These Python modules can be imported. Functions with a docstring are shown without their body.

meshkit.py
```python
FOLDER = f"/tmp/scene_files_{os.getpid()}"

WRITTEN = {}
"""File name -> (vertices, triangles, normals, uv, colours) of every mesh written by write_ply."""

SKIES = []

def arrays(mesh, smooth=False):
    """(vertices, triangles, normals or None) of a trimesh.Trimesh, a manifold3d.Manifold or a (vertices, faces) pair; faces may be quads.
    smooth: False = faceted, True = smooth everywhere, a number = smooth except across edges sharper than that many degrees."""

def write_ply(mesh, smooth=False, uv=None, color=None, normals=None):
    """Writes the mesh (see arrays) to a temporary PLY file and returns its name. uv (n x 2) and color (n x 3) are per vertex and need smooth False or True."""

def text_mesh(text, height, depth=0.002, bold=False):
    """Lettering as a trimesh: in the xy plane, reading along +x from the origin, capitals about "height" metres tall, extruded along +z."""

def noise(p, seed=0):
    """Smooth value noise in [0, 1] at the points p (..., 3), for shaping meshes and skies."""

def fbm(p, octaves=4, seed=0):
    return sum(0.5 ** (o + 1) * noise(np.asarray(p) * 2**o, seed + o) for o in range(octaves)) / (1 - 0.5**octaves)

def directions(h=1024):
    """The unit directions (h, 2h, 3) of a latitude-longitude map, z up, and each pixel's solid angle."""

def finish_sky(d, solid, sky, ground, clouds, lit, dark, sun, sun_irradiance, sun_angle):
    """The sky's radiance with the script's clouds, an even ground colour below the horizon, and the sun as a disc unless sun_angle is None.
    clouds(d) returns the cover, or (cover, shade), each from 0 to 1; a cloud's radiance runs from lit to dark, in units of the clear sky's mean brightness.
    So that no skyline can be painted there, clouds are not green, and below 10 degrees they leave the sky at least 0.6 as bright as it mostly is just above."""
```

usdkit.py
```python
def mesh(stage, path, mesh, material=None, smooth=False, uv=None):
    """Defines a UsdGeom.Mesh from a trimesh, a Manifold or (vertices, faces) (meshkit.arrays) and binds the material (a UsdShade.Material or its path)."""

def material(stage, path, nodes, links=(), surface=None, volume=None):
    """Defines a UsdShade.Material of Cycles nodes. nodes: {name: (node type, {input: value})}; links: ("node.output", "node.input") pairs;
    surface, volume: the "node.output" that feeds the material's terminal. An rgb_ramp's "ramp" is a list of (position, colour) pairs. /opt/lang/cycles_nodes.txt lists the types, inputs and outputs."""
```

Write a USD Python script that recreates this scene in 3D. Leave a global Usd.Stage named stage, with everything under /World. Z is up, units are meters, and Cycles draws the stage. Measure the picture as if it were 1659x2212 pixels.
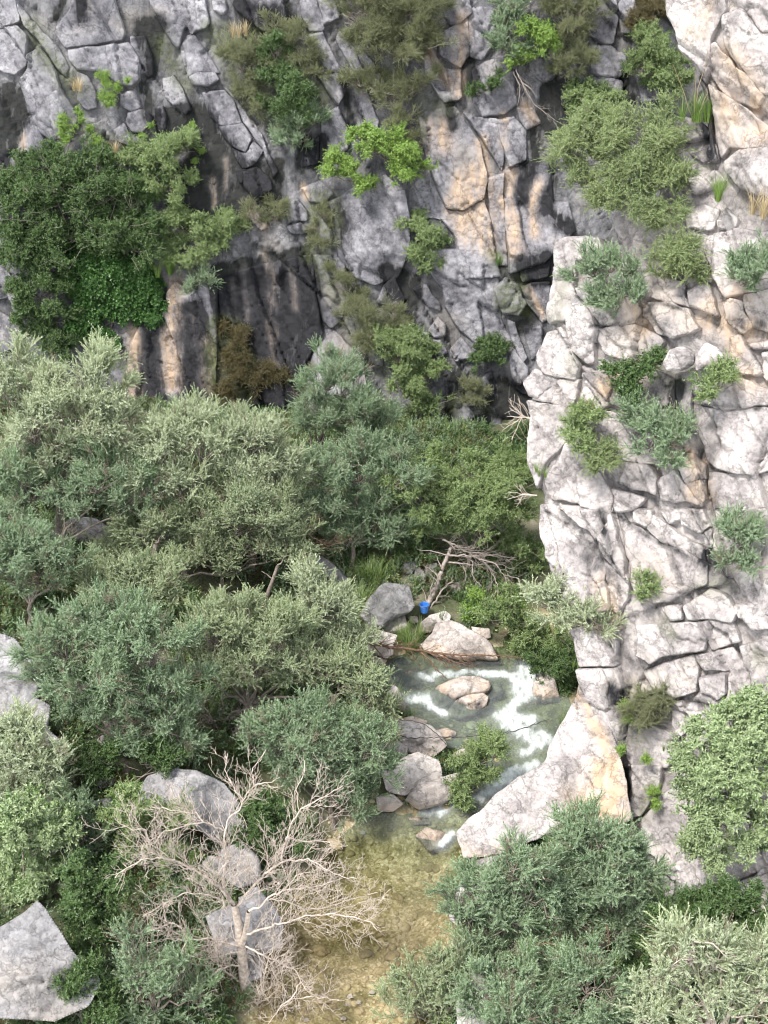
import math, random
import numpy as np, trimesh, shapely, usdkit, meshkit
from shapely.geometry import Polygon, LineString
from scipy.spatial import cKDTree, Delaunay
from pxr import Usd, UsdGeom, UsdLux, UsdShade, Sdf, Gf, Vt

# ---------------------------------------------------------------- camera, sky, sun, exposure
stage = Usd.Stage.CreateInMemory()
UsdGeom.SetStageUpAxis(stage, 'Z'); UsdGeom.SetStageMetersPerUnit(stage, 1.0)
UsdGeom.Xform.Define(stage, '/World')
CAM = np.array([0.0, 0.0, 22.0]); PITCH = math.radians(28.0); TX = 0.2867
EXPOSURE = 2.12
cam = UsdGeom.Camera.Define(stage, '/World/camera')
cam.CreateHorizontalApertureAttr(36.0); cam.CreateFocalLengthAttr(18.0 / TX)
cam.CreateExposureAttr(EXPOSURE); cam.CreateClippingRangeAttr((0.1, 5000.0))
cam.AddTranslateOp().Set(tuple(CAM)); cam.AddRotateXOp().Set(90.0 - math.degrees(PITCH))
SUN_EL, SUN_AZ = math.radians(56), math.radians(222)          # azimuth from +y clockwise, direction towards the sun
sun = UsdLux.DistantLight.Define(stage, '/World/sun_light')
sun.CreateIntensityAttr(0.40); sun.CreateAngleAttr(10.0); sun.CreateNormalizeAttr(True); sun.CreateColorAttr((1.0, 0.95, 0.88))
sdir = np.array([math.sin(SUN_AZ) * math.cos(SUN_EL), math.cos(SUN_AZ) * math.cos(SUN_EL), math.sin(SUN_EL)])
_q = Gf.Rotation(Gf.Vec3d(0, 0, 1), Gf.Vec3d(*sdir)).GetQuat()
sun.AddOrientOp(UsdGeom.XformOp.PrecisionDouble).Set(_q)
sky = UsdLux.DomeLight.Define(stage, '/World/sky')
skym = usdkit.material(stage, '/World/Looks/overcast_sky', {
    'sky': ('sky_texture', {'sky_type': 'single_scattering', 'sun_disc': False, 'sun_elevation': SUN_EL, 'sun_rotation': SUN_AZ}),
    'tc': ('texture_coordinate', {}),
    'n': ('noise_texture', {'scale': 2.2, 'detail': 5.0}),
    'r': ('rgb_ramp', {'ramp': [(0.3, (0.62, 0.62, 0.62)), (0.6, (0.95, 0.95, 0.95))]}),
    'bw': ('hsv', {'saturation': 0.12, 'value': 1.25}),
    'm': ('mix', {}),
    'b': ('background_shader', {'strength': 0.10})},
    [('tc.generated', 'n.vector'), ('n.fac', 'r.fac'), ('sky.color', 'bw.color'), ('r.color', 'm.fac'), ('sky.color', 'm.color1'), ('bw.color', 'm.color2'), ('m.color', 'b.color')], surface='b.background')
UsdShade.MaterialBindingAPI.Apply(sky.GetPrim()).Bind(skym)
sky.GetPrim().SetCustomDataByKey('kind', 'structure')

# ---------------------------------------------------------------- picture coordinates -> world (design helper, 1659 x 2212 sketch)
W_, H_ = 1659.0, 2212.0
TY = TX * H_ / W_
FWD = np.array([0, math.cos(PITCH), -math.sin(PITCH)]); UPV = np.array([0, math.sin(PITCH), math.cos(PITCH)]); RGT = np.array([1.0, 0, 0])
def rays(p):
    p = np.atleast_2d(np.asarray(p, float))
    return FWD + np.outer((p[:, 0] / W_ * 2 - 1) * TX, RGT) + np.outer((1 - p[:, 1] / H_ * 2) * TY, UPV)
def at(px, py, Y):
    r = rays([[px, py]])[0]; return CAM + r * (Y / r[1])
def px_size(P):                                                # metres per sketch pixel at a point
    return 2 * TX * np.dot(np.asarray(P) - CAM, FWD) / W_
def tile(k, pts):                                              # enlarged study tiles of the sketch
    c, r = (k - 1) % 2, (k - 1) // 2
    return [(x / 2 + 829.5 * c, y / 2 + 553 * r) for x, y in pts]
def Q(pts): return [(214.2 + x * .3756, 1596.7 + y * .3756) for x, y in pts]
def S(pts): return [(759.4 + x * .2817, 1148.8 + y * .2817) for x, y in pts]
def smooth01(x): x = np.clip(x, 0, 1); return x * x * (3 - 2 * x)

# ---------------------------------------------------------------- naming, tags
used = {}
def numbered(path):
    k = used.get(path, 0); used[path] = k + 1
    return path if k == 0 else '%s_%03d' % (path, k)
def tag(prim, label=None, cat=None, group=None, kind=None):
    p = prim.GetPrim() if hasattr(prim, 'GetPrim') else prim
    for k, v in (('label', label), ('category', cat), ('group', group), ('kind', kind)):
        if v: p.SetCustomDataByKey(k, v)
    return p
def thing(name, label, cat, loc=(0, 0, 0), group=None, kind=None):
    path = numbered('/World/' + name)
    x = UsdGeom.Xform.Define(stage, path); x.AddTranslateOp().Set(tuple(float(c) for c in loc))
    tag(x, label, cat, group, kind)
    return path, np.asarray(loc, float)
def part(parent, name, mesh, mat, smooth=True, stain=None, kind=None):
    path, loc = parent
    q = numbered(path + '/' + name)
    v, f = mesh
    m = usdkit.mesh(stage, q, (np.asarray(v) - loc, f), mat, smooth=smooth)
    if stain is not None:
        UsdGeom.PrimvarsAPI(m).CreatePrimvar('stain', Sdf.ValueTypeNames.Color3fArray, 'vertex').Set(Vt.Vec3fArray.FromNumpy(np.asarray(stain, np.float32)))
    if kind: tag(m, kind=kind)
    return (q, loc)

# ---------------------------------------------------------------- materials
def rock_mat(name, lo, mid, hi, warm, bump=0.35, streak=0.6, moss=(0.07, 0.085, 0.03)):
    return usdkit.material(stage, '/World/Looks/' + name, {
        'g': ('geometry', {}), 'oi': ('object_info', {}),
        'at': ('attribute', {'attribute': 'stain'}), 'sp': ('separate_color', {}),
        'n1': ('noise_texture', {'scale': 1.1, 'detail': 9.0, 'roughness': 0.62}),
        'r1': ('rgb_ramp', {'ramp': [(0.28, lo), (0.47, mid), (0.68, hi)]}),
        'n2': ('noise_texture', {'scale': 9.0, 'detail': 6.0, 'roughness': 0.7}),
        'r2': ('rgb_ramp', {'ramp': [(0.3, (0.55, 0.55, 0.55)), (0.5, (1, 1, 1)), (0.72, (1.35, 1.35, 1.35))]}),
        'm1': ('mix', {'mix_type': 'multiply', 'fac': 0.8}),
        'n3': ('noise_texture', {'scale': 0.55, 'detail': 5.0}),
        'r3': ('rgb_ramp', {'ramp': [(0.55, (0, 0, 0)), (0.72, (0.75, 0.75, 0.75))]}),
        'm2': ('mix', {'color2': warm}),
        'mp': ('mapping', {'scale': (3.2, 3.2, 0.32)}),
        'ns': ('noise_texture', {'scale': 1.0, 'detail': 5.0, 'roughness': 0.6}),
        'rs': ('rgb_ramp', {'ramp': [(0.36, (1, 1, 1)), (0.62, (0, 0, 0))]}),
        'bl': ('math', {'math_type': 'multiply_add', 'value2': 1.5, 'value3': 0.0}),
        'bs': ('math', {'math_type': 'multiply', 'use_clamp': True}),
        'b2': ('math', {'math_type': 'multiply_add', 'value2': 0.88, 'use_clamp': True}),
        'bb': ('math', {'math_type': 'maximum'}),
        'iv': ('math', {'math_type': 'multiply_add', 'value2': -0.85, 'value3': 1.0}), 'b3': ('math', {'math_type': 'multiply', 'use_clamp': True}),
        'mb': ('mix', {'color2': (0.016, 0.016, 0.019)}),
        'go': ('math', {'math_type': 'multiply', 'use_clamp': True}),
        'ro': ('rgb_ramp', {'ramp': [(0.34, (0.15, 0.15, 0.15)), (0.58, (1, 1, 1))]}),
        'mo': ('mix', {'color2': (0.42, 0.31, 0.215)}),
        'mg': ('math', {'math_type': 'multiply', 'use_clamp': True}),
        'rm': ('rgb_ramp', {'ramp': [(0.40, (0.15, 0.15, 0.15)), (0.55, (1, 1, 1))]}),
        'mm': ('mix', {'color2': moss}),
        'v': ('voronoi_texture', {'feature': 'distance_to_edge', 'scale': 1.6, 'randomness': 1.0}),
        'vw': ('vector_math', {'math_type': 'multiply_add', 'vector2': (0.6, 0.6, 0.6)}),
        'rv': ('rgb_ramp', {'ramp': [(0.0, (0.3, 0.3, 0.3)), (0.03, (1, 1, 1))]}),
        'v2': ('voronoi_texture', {'feature': 'distance_to_edge', 'scale': 0.62, 'randomness': 1.0}), 'vw2': ('vector_math', {'math_type': 'multiply_add', 'vector2': (1.6, 1.6, 1.6)}), 'rv2': ('rgb_ramp', {'ramp': [(0.0, (0.25, 0.25, 0.25)), (0.022, (1, 1, 1))]}), 'cm': ('mix', {'mix_type': 'multiply', 'fac': 1.0}), 'ck': ('mix', {'mix_type': 'multiply', 'fac': 0.55}),
        'n4': ('noise_texture', {'scale': 5.0, 'detail': 10.0, 'roughness': 0.68}),
        'ha': ('math', {'math_type': 'multiply_add', 'value2': 0.16}),
        'bp': ('bump', {'strength': bump, 'distance': 0.14}),
        'p': ('principled_bsdf', {'roughness': 0.85, 'specular_ior_level': 0.25}),
    }, [('g.position', 'n1.vector'), ('g.position', 'n2.vector'), ('g.position', 'n3.vector'), ('g.position', 'n4.vector'), ('g.position', 'mp.vector'), ('mp.vector', 'ns.vector'),
        ('n1.fac', 'r1.fac'), ('n2.fac', 'r2.fac'), ('r1.color', 'm1.color1'), ('r2.color', 'm1.color2'),
        ('n3.fac', 'r3.fac'), ('r3.color', 'm2.fac'), ('m1.color', 'm2.color1'),
        ('at.color', 'sp.color'), ('ns.fac', 'rs.fac'),
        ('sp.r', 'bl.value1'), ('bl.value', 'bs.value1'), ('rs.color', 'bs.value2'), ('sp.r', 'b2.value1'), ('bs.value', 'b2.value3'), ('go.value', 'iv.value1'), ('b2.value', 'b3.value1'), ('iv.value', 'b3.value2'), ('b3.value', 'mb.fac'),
        ('m2.color', 'mo.color1'), ('ns.fac', 'ro.fac'), ('sp.g', 'go.value1'), ('ro.color', 'go.value2'), ('go.value', 'mo.fac'),
        ('mo.color', 'mb.color1'),
        ('n2.fac', 'rm.fac'), ('sp.b', 'mg.value1'), ('rm.color', 'mg.value2'), ('mg.value', 'mm.fac'), ('mb.color', 'mm.color1'), ('n1.color', 'vw2.vector1'), ('g.position', 'vw2.vector3'), ('vw2.vector', 'v2.vector'), ('v2.distance', 'rv2.fac'), ('rv.color', 'cm.color1'), ('rv2.color', 'cm.color2'), ('mm.color', 'ck.color1'), ('cm.color', 'ck.color2'), ('ck.color', 'p.base_color'),
        ('n2.color', 'vw.vector1'), ('g.position', 'vw.vector3'), ('vw.vector', 'v.vector'), ('v.distance', 'rv.fac'),
        ('cm.color', 'ha.value1'), ('n4.fac', 'ha.value3'), ('ha.value', 'bp.height'), ('bp.normal', 'p.normal')], surface='p.BSDF')
M = {}
M['grey_rock'] = rock_mat('grey_limestone', (0.07, 0.069, 0.079), (0.168, 0.164, 0.18), (0.31, 0.303, 0.32), (0.185, 0.165, 0.15), bump=.6)
M['pale_rock'] = rock_mat('pale_limestone', (0.125, 0.116, 0.116), (0.30, 0.275, 0.27), (0.47, 0.44, 0.425), (0.31, 0.265, 0.225), bump=.6)
M['boulder'] = rock_mat('boulder_limestone', (0.17, 0.15, 0.135), (0.33, 0.295, 0.275), (0.49, 0.455, 0.43), (0.30, 0.24, 0.18), bump=.6)
M['dull_rock'] = rock_mat('dull_limestone', (0.11, 0.105, 0.105), (0.21, 0.205, 0.21), (0.34, 0.33, 0.335), (0.22, 0.19, 0.16), bump=.6)

def leaf_mat(name, a, b, back, transl=0.26, var=1.0):
    return usdkit.material(stage, '/World/Looks/' + name, {
        'g': ('geometry', {}), 'oi': ('object_info', {}),
        'n': ('noise_texture', {'scale': 0.9, 'detail': 3.0}),
        'r': ('rgb_ramp', {'ramp': [(0.33, a), (0.66, b)]}),
        'ad': ('math', {'math_type': 'multiply_add', 'value2': 0.45 * var}),
        'sb': ('math', {'math_type': 'subtract', 'value2': 0.22 * var}),
        'mx': ('mix', {'color2': back}),
        'p': ('principled_bsdf', {'roughness': 0.42, 'specular_ior_level': 0.45}),
        't': ('translucent_bsdf', {}), 'm': ('mix_closure', {'fac': transl}),
    }, [('g.position', 'n.vector'), ('oi.random', 'ad.value1'), ('n.fac', 'ad.value3'), ('ad.value', 'sb.value1'), ('sb.value', 'r.fac'),
        ('r.color', 'mx.color1'), ('g.backfacing', 'mx.fac'), ('mx.color', 'p.base_color'), ('mx.color', 't.color'), ('p.BSDF', 'm.closure1'), ('t.BSDF', 'm.closure2')], surface='m.closure')
M['olive'] = leaf_mat('olive_leaf', (0.09, 0.138, 0.056), (0.245, 0.30, 0.14), (0.35, 0.40, 0.25))
M['olive_blue'] = leaf_mat('blue_olive_leaf', (0.06, 0.115, 0.048), (0.158, 0.235, 0.108), (0.27, 0.35, 0.22))
M['silver'] = leaf_mat('silver_leaf', (0.135, 0.18, 0.08), (0.335, 0.385, 0.205), (0.45, 0.50, 0.345))
M['dark'] = leaf_mat('dark_leaf', (0.02, 0.05, 0.014), (0.07, 0.12, 0.033), (0.08, 0.13, 0.045))
M['ivy'] = leaf_mat('ivy_leaf', (0.015, 0.06, 0.012), (0.045, 0.125, 0.024), (0.055, 0.12, 0.03))
M['bright'] = leaf_mat('bright_leaf', (0.09, 0.19, 0.025), (0.21, 0.34, 0.06), (0.2, 0.3, 0.07))
M['mid'] = leaf_mat('mid_leaf', (0.06, 0.125, 0.03), (0.17, 0.24, 0.075), (0.2, 0.26, 0.11))
M['moss_shrub'] = leaf_mat('heath_leaf', (0.08, 0.105, 0.045), (0.19, 0.21, 0.10), (0.22, 0.23, 0.13))
M['glossy'] = leaf_mat('glossy_leaf', (0.06, 0.13, 0.035), (0.17, 0.265, 0.08), (0.30, 0.37, 0.20))
M['rust'] = leaf_mat('rusty_leaf', (0.035, 0.042, 0.016), (0.10, 0.085, 0.032), (0.11, 0.09, 0.04))
M['dry_twig'] = leaf_mat('dry_twig', (0.11, 0.085, 0.065), (0.26, 0.21, 0.16), (0.26, 0.21, 0.16))
M['litter'] = leaf_mat('orange_dead_leaf', (0.13, 0.06, 0.02), (0.33, 0.16, 0.05), (0.3, 0.16, 0.07))
M['fine'] = leaf_mat('fine_green_leaf', (0.08, 0.13, 0.04), (0.195, 0.25, 0.09), (0.24, 0.29, 0.14))
M['grass'] = leaf_mat('grass_blade', (0.05, 0.11, 0.025), (0.14, 0.22, 0.05), (0.14, 0.2, 0.06))
M['dry'] = leaf_mat('dry_blade', (0.22, 0.17, 0.09), (0.40, 0.32, 0.18), (0.38, 0.3, 0.18))
def bark_mat(name, a, b):
    return usdkit.material(stage, '/World/Looks/' + name, {
        'g': ('geometry', {}), 'n': ('noise_texture', {'scale': 14.0, 'detail': 6.0}), 'r': ('rgb_ramp', {'ramp': [(0.3, a), (0.7, b)]}),
        'bp': ('bump', {'strength': 0.5, 'distance': 0.02}), 'p': ('principled_bsdf', {'roughness': 0.85, 'specular_ior_level': 0.2})},
        [('g.position', 'n.vector'), ('n.fac', 'r.fac'), ('r.color', 'p.base_color'), ('n.fac', 'bp.height'), ('bp.normal', 'p.normal')], surface='p.BSDF')
M['bark'] = bark_mat('grey_bark', (0.09, 0.075, 0.062), (0.24, 0.205, 0.175))
M['pale_bark'] = bark_mat('pale_bark', (0.26, 0.215, 0.18), (0.54, 0.47, 0.41))
M['dead_wood'] = bark_mat('dead_wood', (0.15, 0.125, 0.11), (0.33, 0.29, 0.26))
M['red_wood'] = bark_mat('reddish_wood', (0.07, 0.042, 0.03), (0.20, 0.125, 0.08))
M['cable'] = bark_mat('dark_stem', (0.035, 0.032, 0.03), (0.08, 0.075, 0.07))

# ---------------------------------------------------------------- terrain and stream levels
LV_Y = [-100, 23.5, 24.6, 26.0, 27.6, 28.8, 30.2, 31.4, 33.0, 40, 100]
LV_Z = [0, 0, 0.06, 0.22, 0.36, 0.55, 0.72, 0.86, 1.0, 1.2, 1.2]
def level(y): return np.interp(y, LV_Y, LV_Z)
def to_water(pts, lift=0.0):
    r = rays(pts); z = np.zeros(len(r)) + 0.3
    for _ in range(12):
        t = (z - CAM[2]) / r[:, 2]; p = CAM + r * t[:, None]; z = 0.5 * z + 0.5 * (level(p[:, 1]) + lift)
    return p
water_px = [(480, 2420), (548, 2230), (590, 2080), (625, 1980), (700, 1880), (745, 1800), (800, 1755), (850, 1760), (900, 1770), (935, 1745), (985, 1745),
            (1040, 1690), (1085, 1640), (1110, 1600), (1060, 1600), (980, 1585), (930, 1560), (870, 1545), (830, 1500), (830, 1460), (850, 1425), (900, 1400), (1000, 1400),
            (1090, 1400), (1120, 1330), (1180, 1330), (1200, 1420), (1215, 1500), (1215, 1560), (1190, 1610), (1130, 1680), (1060, 1740), (1010, 1800), (1000, 1880), (975, 1960), (950, 2100), (900, 2250), (860, 2420)]
WP = Polygon(to_water(water_px)[:, :2]).buffer(0)
def dist_water(x, y):
    """metres outside (+) or inside (-) the wetted channel"""
    pts = shapely.points(x, y); d = shapely.distance(pts, WP)
    return np.where(d > 0, d, -shapely.distance(pts, WP.exterior))
def terrain_z(x, y):
    x = np.asarray(x, float); y = np.asarray(y, float)
    d = dist_water(x, y); P = np.stack([x, y, 0 * x], -1)
    n = meshkit.fbm(P * 0.35 + 7.3, 4, 3) - 0.5; n2 = meshkit.fbm(P * 1.6 + 1.1, 4, 9) - 0.5
    left = x < np.interp(y, [0, 20, 25, 30, 40, 60], [-0.5, 0.2, 1.2, 2.6, 3.5, 5])
    out = np.where(left, 0.12 + 0.24 * np.maximum(d - 0.5, 0) * smooth01((47 - y) / 8), 0.12 + 0.10 * np.maximum(d - 0.2, 0) - 1.5 * smooth01((x - 4.6) / 1.4) * smooth01((28.5 - y) / 2.5))
    out = np.minimum(out, 3.6)
    bank = smooth01(d / 0.6)
    inside = -0.10 - 0.32 * smooth01(-d / 0.9)
    z = level(y) + np.where(d > 0, out * bank + (n * 1.1 + n2 * 0.35) * bank, inside + n2 * 0.10)
    return z
def ground_hit(px, py):
    r = rays([[px, py]])[0]; ts = np.linspace(14, 62, 481); P = CAM + r * ts[:, None]
    below = P[:, 2] < terrain_z(P[:, 0], P[:, 1]); k = int(np.argmax(below)) if below.any() else 480
    return P[max(k, 1)] * 0.5 + P[max(k, 1) - 1] * 0.5

# ---------------------------------------------------------------- cliff planes
class Plane:
    def __init__(self, O, N):
        self.O = np.asarray(O, float); self.N = np.asarray(N, float) / np.linalg.norm(N)
        self.Sx = np.cross([0, 0, 1.0], self.N); self.Sx /= np.linalg.norm(self.Sx)
        if self.Sx[0] < 0: self.Sx = -self.Sx
        self.T = np.cross(self.N, self.Sx); self.T *= np.sign(self.T[2])
    def hit(self, pts, off=0.0):
        r = rays(pts); t = ((self.O + self.N * off - CAM) @ self.N) / (r @ self.N); return CAM + r * t[:, None]
    def st(self, P): d = P - self.O; return np.stack([d @ self.Sx, d @ self.T], -1)
    def px(self, pts, off=0.0): return self.st(self.hit(pts, off))
    def set_blocks(self, c, off):
        self.bc, self.bo = np.asarray(c), np.asarray(off)
    def macro(self, st):
        d, i = cKDTree(self.bc).query(st, k=7); w = np.exp(-(d / .9) ** 2) + 1e-4 / (.3 + d) ** 2
        return (self.bo[i] * w).sum(1) / w.sum(1)
    def world(self, st, h): return self.O + st[:, :1] * self.Sx + st[:, 1:2] * self.T + np.asarray(h)[:, None] * self.N
BACK = Plane((0, 43.5, 1.0), (0.03, -0.955, 0.29))
RIGHT = Plane(to_water([(1345, 1760)])[0] - np.array([0, 0, .3]), (-0.46, -0.80, 0.38))

FACETS = {}
def facets(p, cell, seed, aniso=(1, 1), rot=0.0, amp=1.0, tilt=0.5, groove=0.0, gw=0.08):
    c, s = math.cos(rot), math.sin(rot)
    q = np.stack([(p[:, 0] * c + p[:, 1] * s) / (cell * aniso[0]), (-p[:, 0] * s + p[:, 1] * c) / (cell * aniso[1])], -1)
    w = np.stack([q[:, 0], q[:, 1], 0 * q[:, 0]], -1)
    q = q + 0.35 * np.stack([meshkit.fbm(w * 1.3, 3, seed) - .5, meshkit.fbm(w * 1.3 + 31, 3, seed + 5) - .5], -1)
    key = (cell, seed, aniso)
    if key not in FACETS:
        hi = np.array([38 / (cell * aniso[0]), 38 / (cell * aniso[1])]) + 2; rng = np.random.default_rng(seed); n = int(np.prod(2 * hi)); sd = rng.uniform(-hi, hi, (n, 2)); FACETS[key] = (sd, rng.normal(0, 1, (n, 2)), rng.uniform(-.5, .5, n), cKDTree(sd))
    seeds, g, o, tree = FACETS[key]; g = g * tilt
    dd, ii = tree.query(q, k=2)
    k = ii[:, 0]; h = (o[k] + ((q - seeds[k]) * g[k]).sum(1)) * amp
    if groove: h = h - groove * np.exp(-(dd[:, 1] - dd[:, 0]) / gw)
    return h

# stains: strokes on the cliff faces (channel 0 black water stain, 1 ochre, 2 moss)
def stain_of(plane, strokes, st, base=(0, 0, 0)):
    out = np.tile(np.asarray(base, float), (len(st), 1))
    w = np.stack([st[:, 0], st[:, 1], 0 * st[:, 0]], -1)
    jig = np.stack([meshkit.fbm(w * 1.1, 3, 71) - .5, meshkit.fbm(w * 0.5 + 9, 3, 72) - .5], -1) * np.array([0.38, 0.3])
    q = shapely.points(st + jig)
    for ch, wid, amt, pts in strokes:
        g = plane.px(pts); geo = Polygon(g).buffer(0) if wid == 0 else LineString(g)
        d = shapely.distance(q, geo); soft = 0.22 if wid == 0 else wid
        m = amt * (np.exp(-(d / soft) ** 2) if wid else (1 - smooth01(d / 0.45)))
        out[:, ch] = np.maximum(out[:, ch], m) if amt > 0 else out[:, ch] * (1 + m)
    return np.clip(out, 0, 1)

def ring_points(poly, offs, step):
    pts = []
    for o in offs:
        g = poly.buffer(-o) if o else poly
        for h in getattr(g, 'geoms', [g]):
            if h.is_empty: continue
            L = h.exterior.length; n = max(8, int(L / step)); pts.append(np.array([h.exterior.interpolate(i * L / n).coords[0] for i in range(n)]) if n < 40 else shapely.get_coordinates(shapely.line_interpolate_point(h.exterior, np.arange(n) * L / n)))
    return pts
def fill(poly, step, rng, offs):
    rings = ring_points(poly, offs, step)
    x0, y0, x1, y1 = poly.bounds
    gx, gy = np.meshgrid(np.arange(x0, x1, step), np.arange(y0, y1, step * .87)); gx[1::2] += step / 2
    g = np.stack([gx.ravel(), gy.ravel()], -1) + rng.uniform(-.25, .25, (gx.size, 2)) * step
    inner = poly.buffer(-(offs[-1] + step * .6))
    if not inner.is_empty: g = g[shapely.contains_xy(inner, g[:, 0], g[:, 1])]
    else: g = g[:0]
    p = np.vstack(rings + [g]); tri = Delaunay(p).simplices; c = p[tri].mean(1)
    tri = tri[shapely.contains_xy(poly.buffer(1e-4), c[:, 0], c[:, 1])]
    a = np.cross(np.append(p[tri[:, 1]] - p[tri[:, 0]], np.zeros((len(tri), 1)), 1), np.append(p[tri[:, 2]] - p[tri[:, 0]], np.zeros((len(tri), 1)), 1))[:, 2]
    tri[a < 0] = tri[a < 0][:, ::-1]
    return p, tri[np.abs(a) > 1e-9], len(rings[0])
def rough_outline(st, step, amp, seed):
    poly = Polygon(st).buffer(0)
    if poly.geom_type != 'Polygon': poly = max(poly.geoms, key=lambda g: g.area)
    L = poly.exterior.length; n = max(12, int(L / step)); c = shapely.get_coordinates(shapely.line_interpolate_point(poly.exterior, np.arange(n) * L / n))
    w = np.stack([c[:, 0], c[:, 1], 0 * c[:, 0] + seed * 3.7], -1)
    c = c + amp * np.stack([meshkit.fbm(w * 1.8, 4, 11) - .5, meshkit.fbm(w * 1.8 + 50, 4, 12) - .5], -1) * 2
    g = Polygon(c).buffer(0)
    return g if g.geom_type == 'Polygon' else max(g.geoms, key=lambda k: k.area)

def rock_detail(st, seed, rot, scale=1.0):
    w = np.stack([st[:, 0], st[:, 1], 0 * st[:, 0] + seed], -1)
    return (facets(st, 0.62 * scale, 100 + seed % 17, (2.4, 0.8), rot, 0.13 * scale, 0.55, 0.05, 0.04) + facets(st, 0.24 * scale, 200 + seed % 13, (1.9, .9), rot + .25, 0.035 * scale, 0.6)
            + (meshkit.fbm(w * 0.8, 5, 21) - .5) * 0.22 * scale + (meshkit.fbm(w * 5, 3, 23) - .5) * 0.05)
def crag(st, seed, rot):
    """the relief that a whole cliff face shares: big slabs, smaller broken faces, grain"""
    return facets(st, 1.9, seed, (2.6, .75), rot, .40, .45, .10, .035) + rock_detail(st, seed, rot)

def cliff_block(parent, plane, px, off, mat, strokes, seed, rnd=None, step=0.065, rot=-1.1, gap=-.03, name='rock_block', base=(0, 0, 0), rough=0.08, keep=.45, crag_seed=3):
    rng = np.random.default_rng(seed)
    poly = rough_outline(plane.px(px, off * .7 + .2), step * 1.2, rough, seed).buffer(-gap)
    if poly.is_empty: return
    if poly.geom_type != 'Polygon': poly = max(poly.geoms, key=lambda g: g.area)
    poly = Polygon(poly.exterior); size = math.sqrt(poly.area); rnd = min(0.055, 0.07 * size) if rnd is None else rnd
    p, tri, nb = fill(poly, step, rng, [0, 0.008, rnd * .3, rnd * .8])
    d = shapely.distance(shapely.points(p), poly.exterior); c = np.array(poly.centroid.coords[0])
    prof = 1 - np.sqrt(np.clip(1 - (1 - np.clip(d / rnd, 0, 1)) ** 2, 0, 1))
    m = plane.macro(p); mc = plane.macro(c[None])[0]; g = rng.normal(0, .07, 2)
    lift = keep * (off - mc) + rng.uniform(-.03, .07)
    h = m + lift + np.clip((p - c) @ g, -.2, .2) + crag(p, crag_seed, rot) - prof * rnd
    h[:nb] = h[:nb] - .55
    part(parent, name, (plane.world(p, h), tri), mat, True, stain_of(plane, strokes, p, base))

def tube(paths):
    """(points, radii) list -> one mesh of thin tubes"""
    V, F, n = [], [], 0
    for pts, r, sides in paths:
        p = np.asarray(pts, float); r = np.broadcast_to(np.asarray(r, float), (len(p),)); t = np.gradient(p, axis=0); t /= np.linalg.norm(t, axis=1, keepdims=True) + 1e-9
        a = np.cross(t, [0.31, 0.17, 0.93] if abs(t[0, 2]) < .9 else [1.0, 0.1, 0]); a /= np.linalg.norm(a, axis=1, keepdims=True) + 1e-9
        b = np.cross(t, a); an = np.arange(sides) * 2 * np.pi / sides
        v = p[:, None] + r[:, None, None] * (np.cos(an)[None, :, None] * a[:, None] + np.sin(an)[None, :, None] * b[:, None])
        i, j = np.meshgrid(np.arange(len(p) - 1), np.arange(sides), indexing='ij')
        q = np.stack([i * sides + j, i * sides + (j + 1) % sides, (i + 1) * sides + (j + 1) % sides, (i + 1) * sides + j], -1).reshape(-1, 4)
        V.append(v.reshape(-1, 3)); F.append(np.vstack([q[:, [0, 1, 2]], q[:, [0, 2, 3]]]) + n); n += v.shape[0] * sides
    return np.vstack(V), np.vstack(F)
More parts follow.
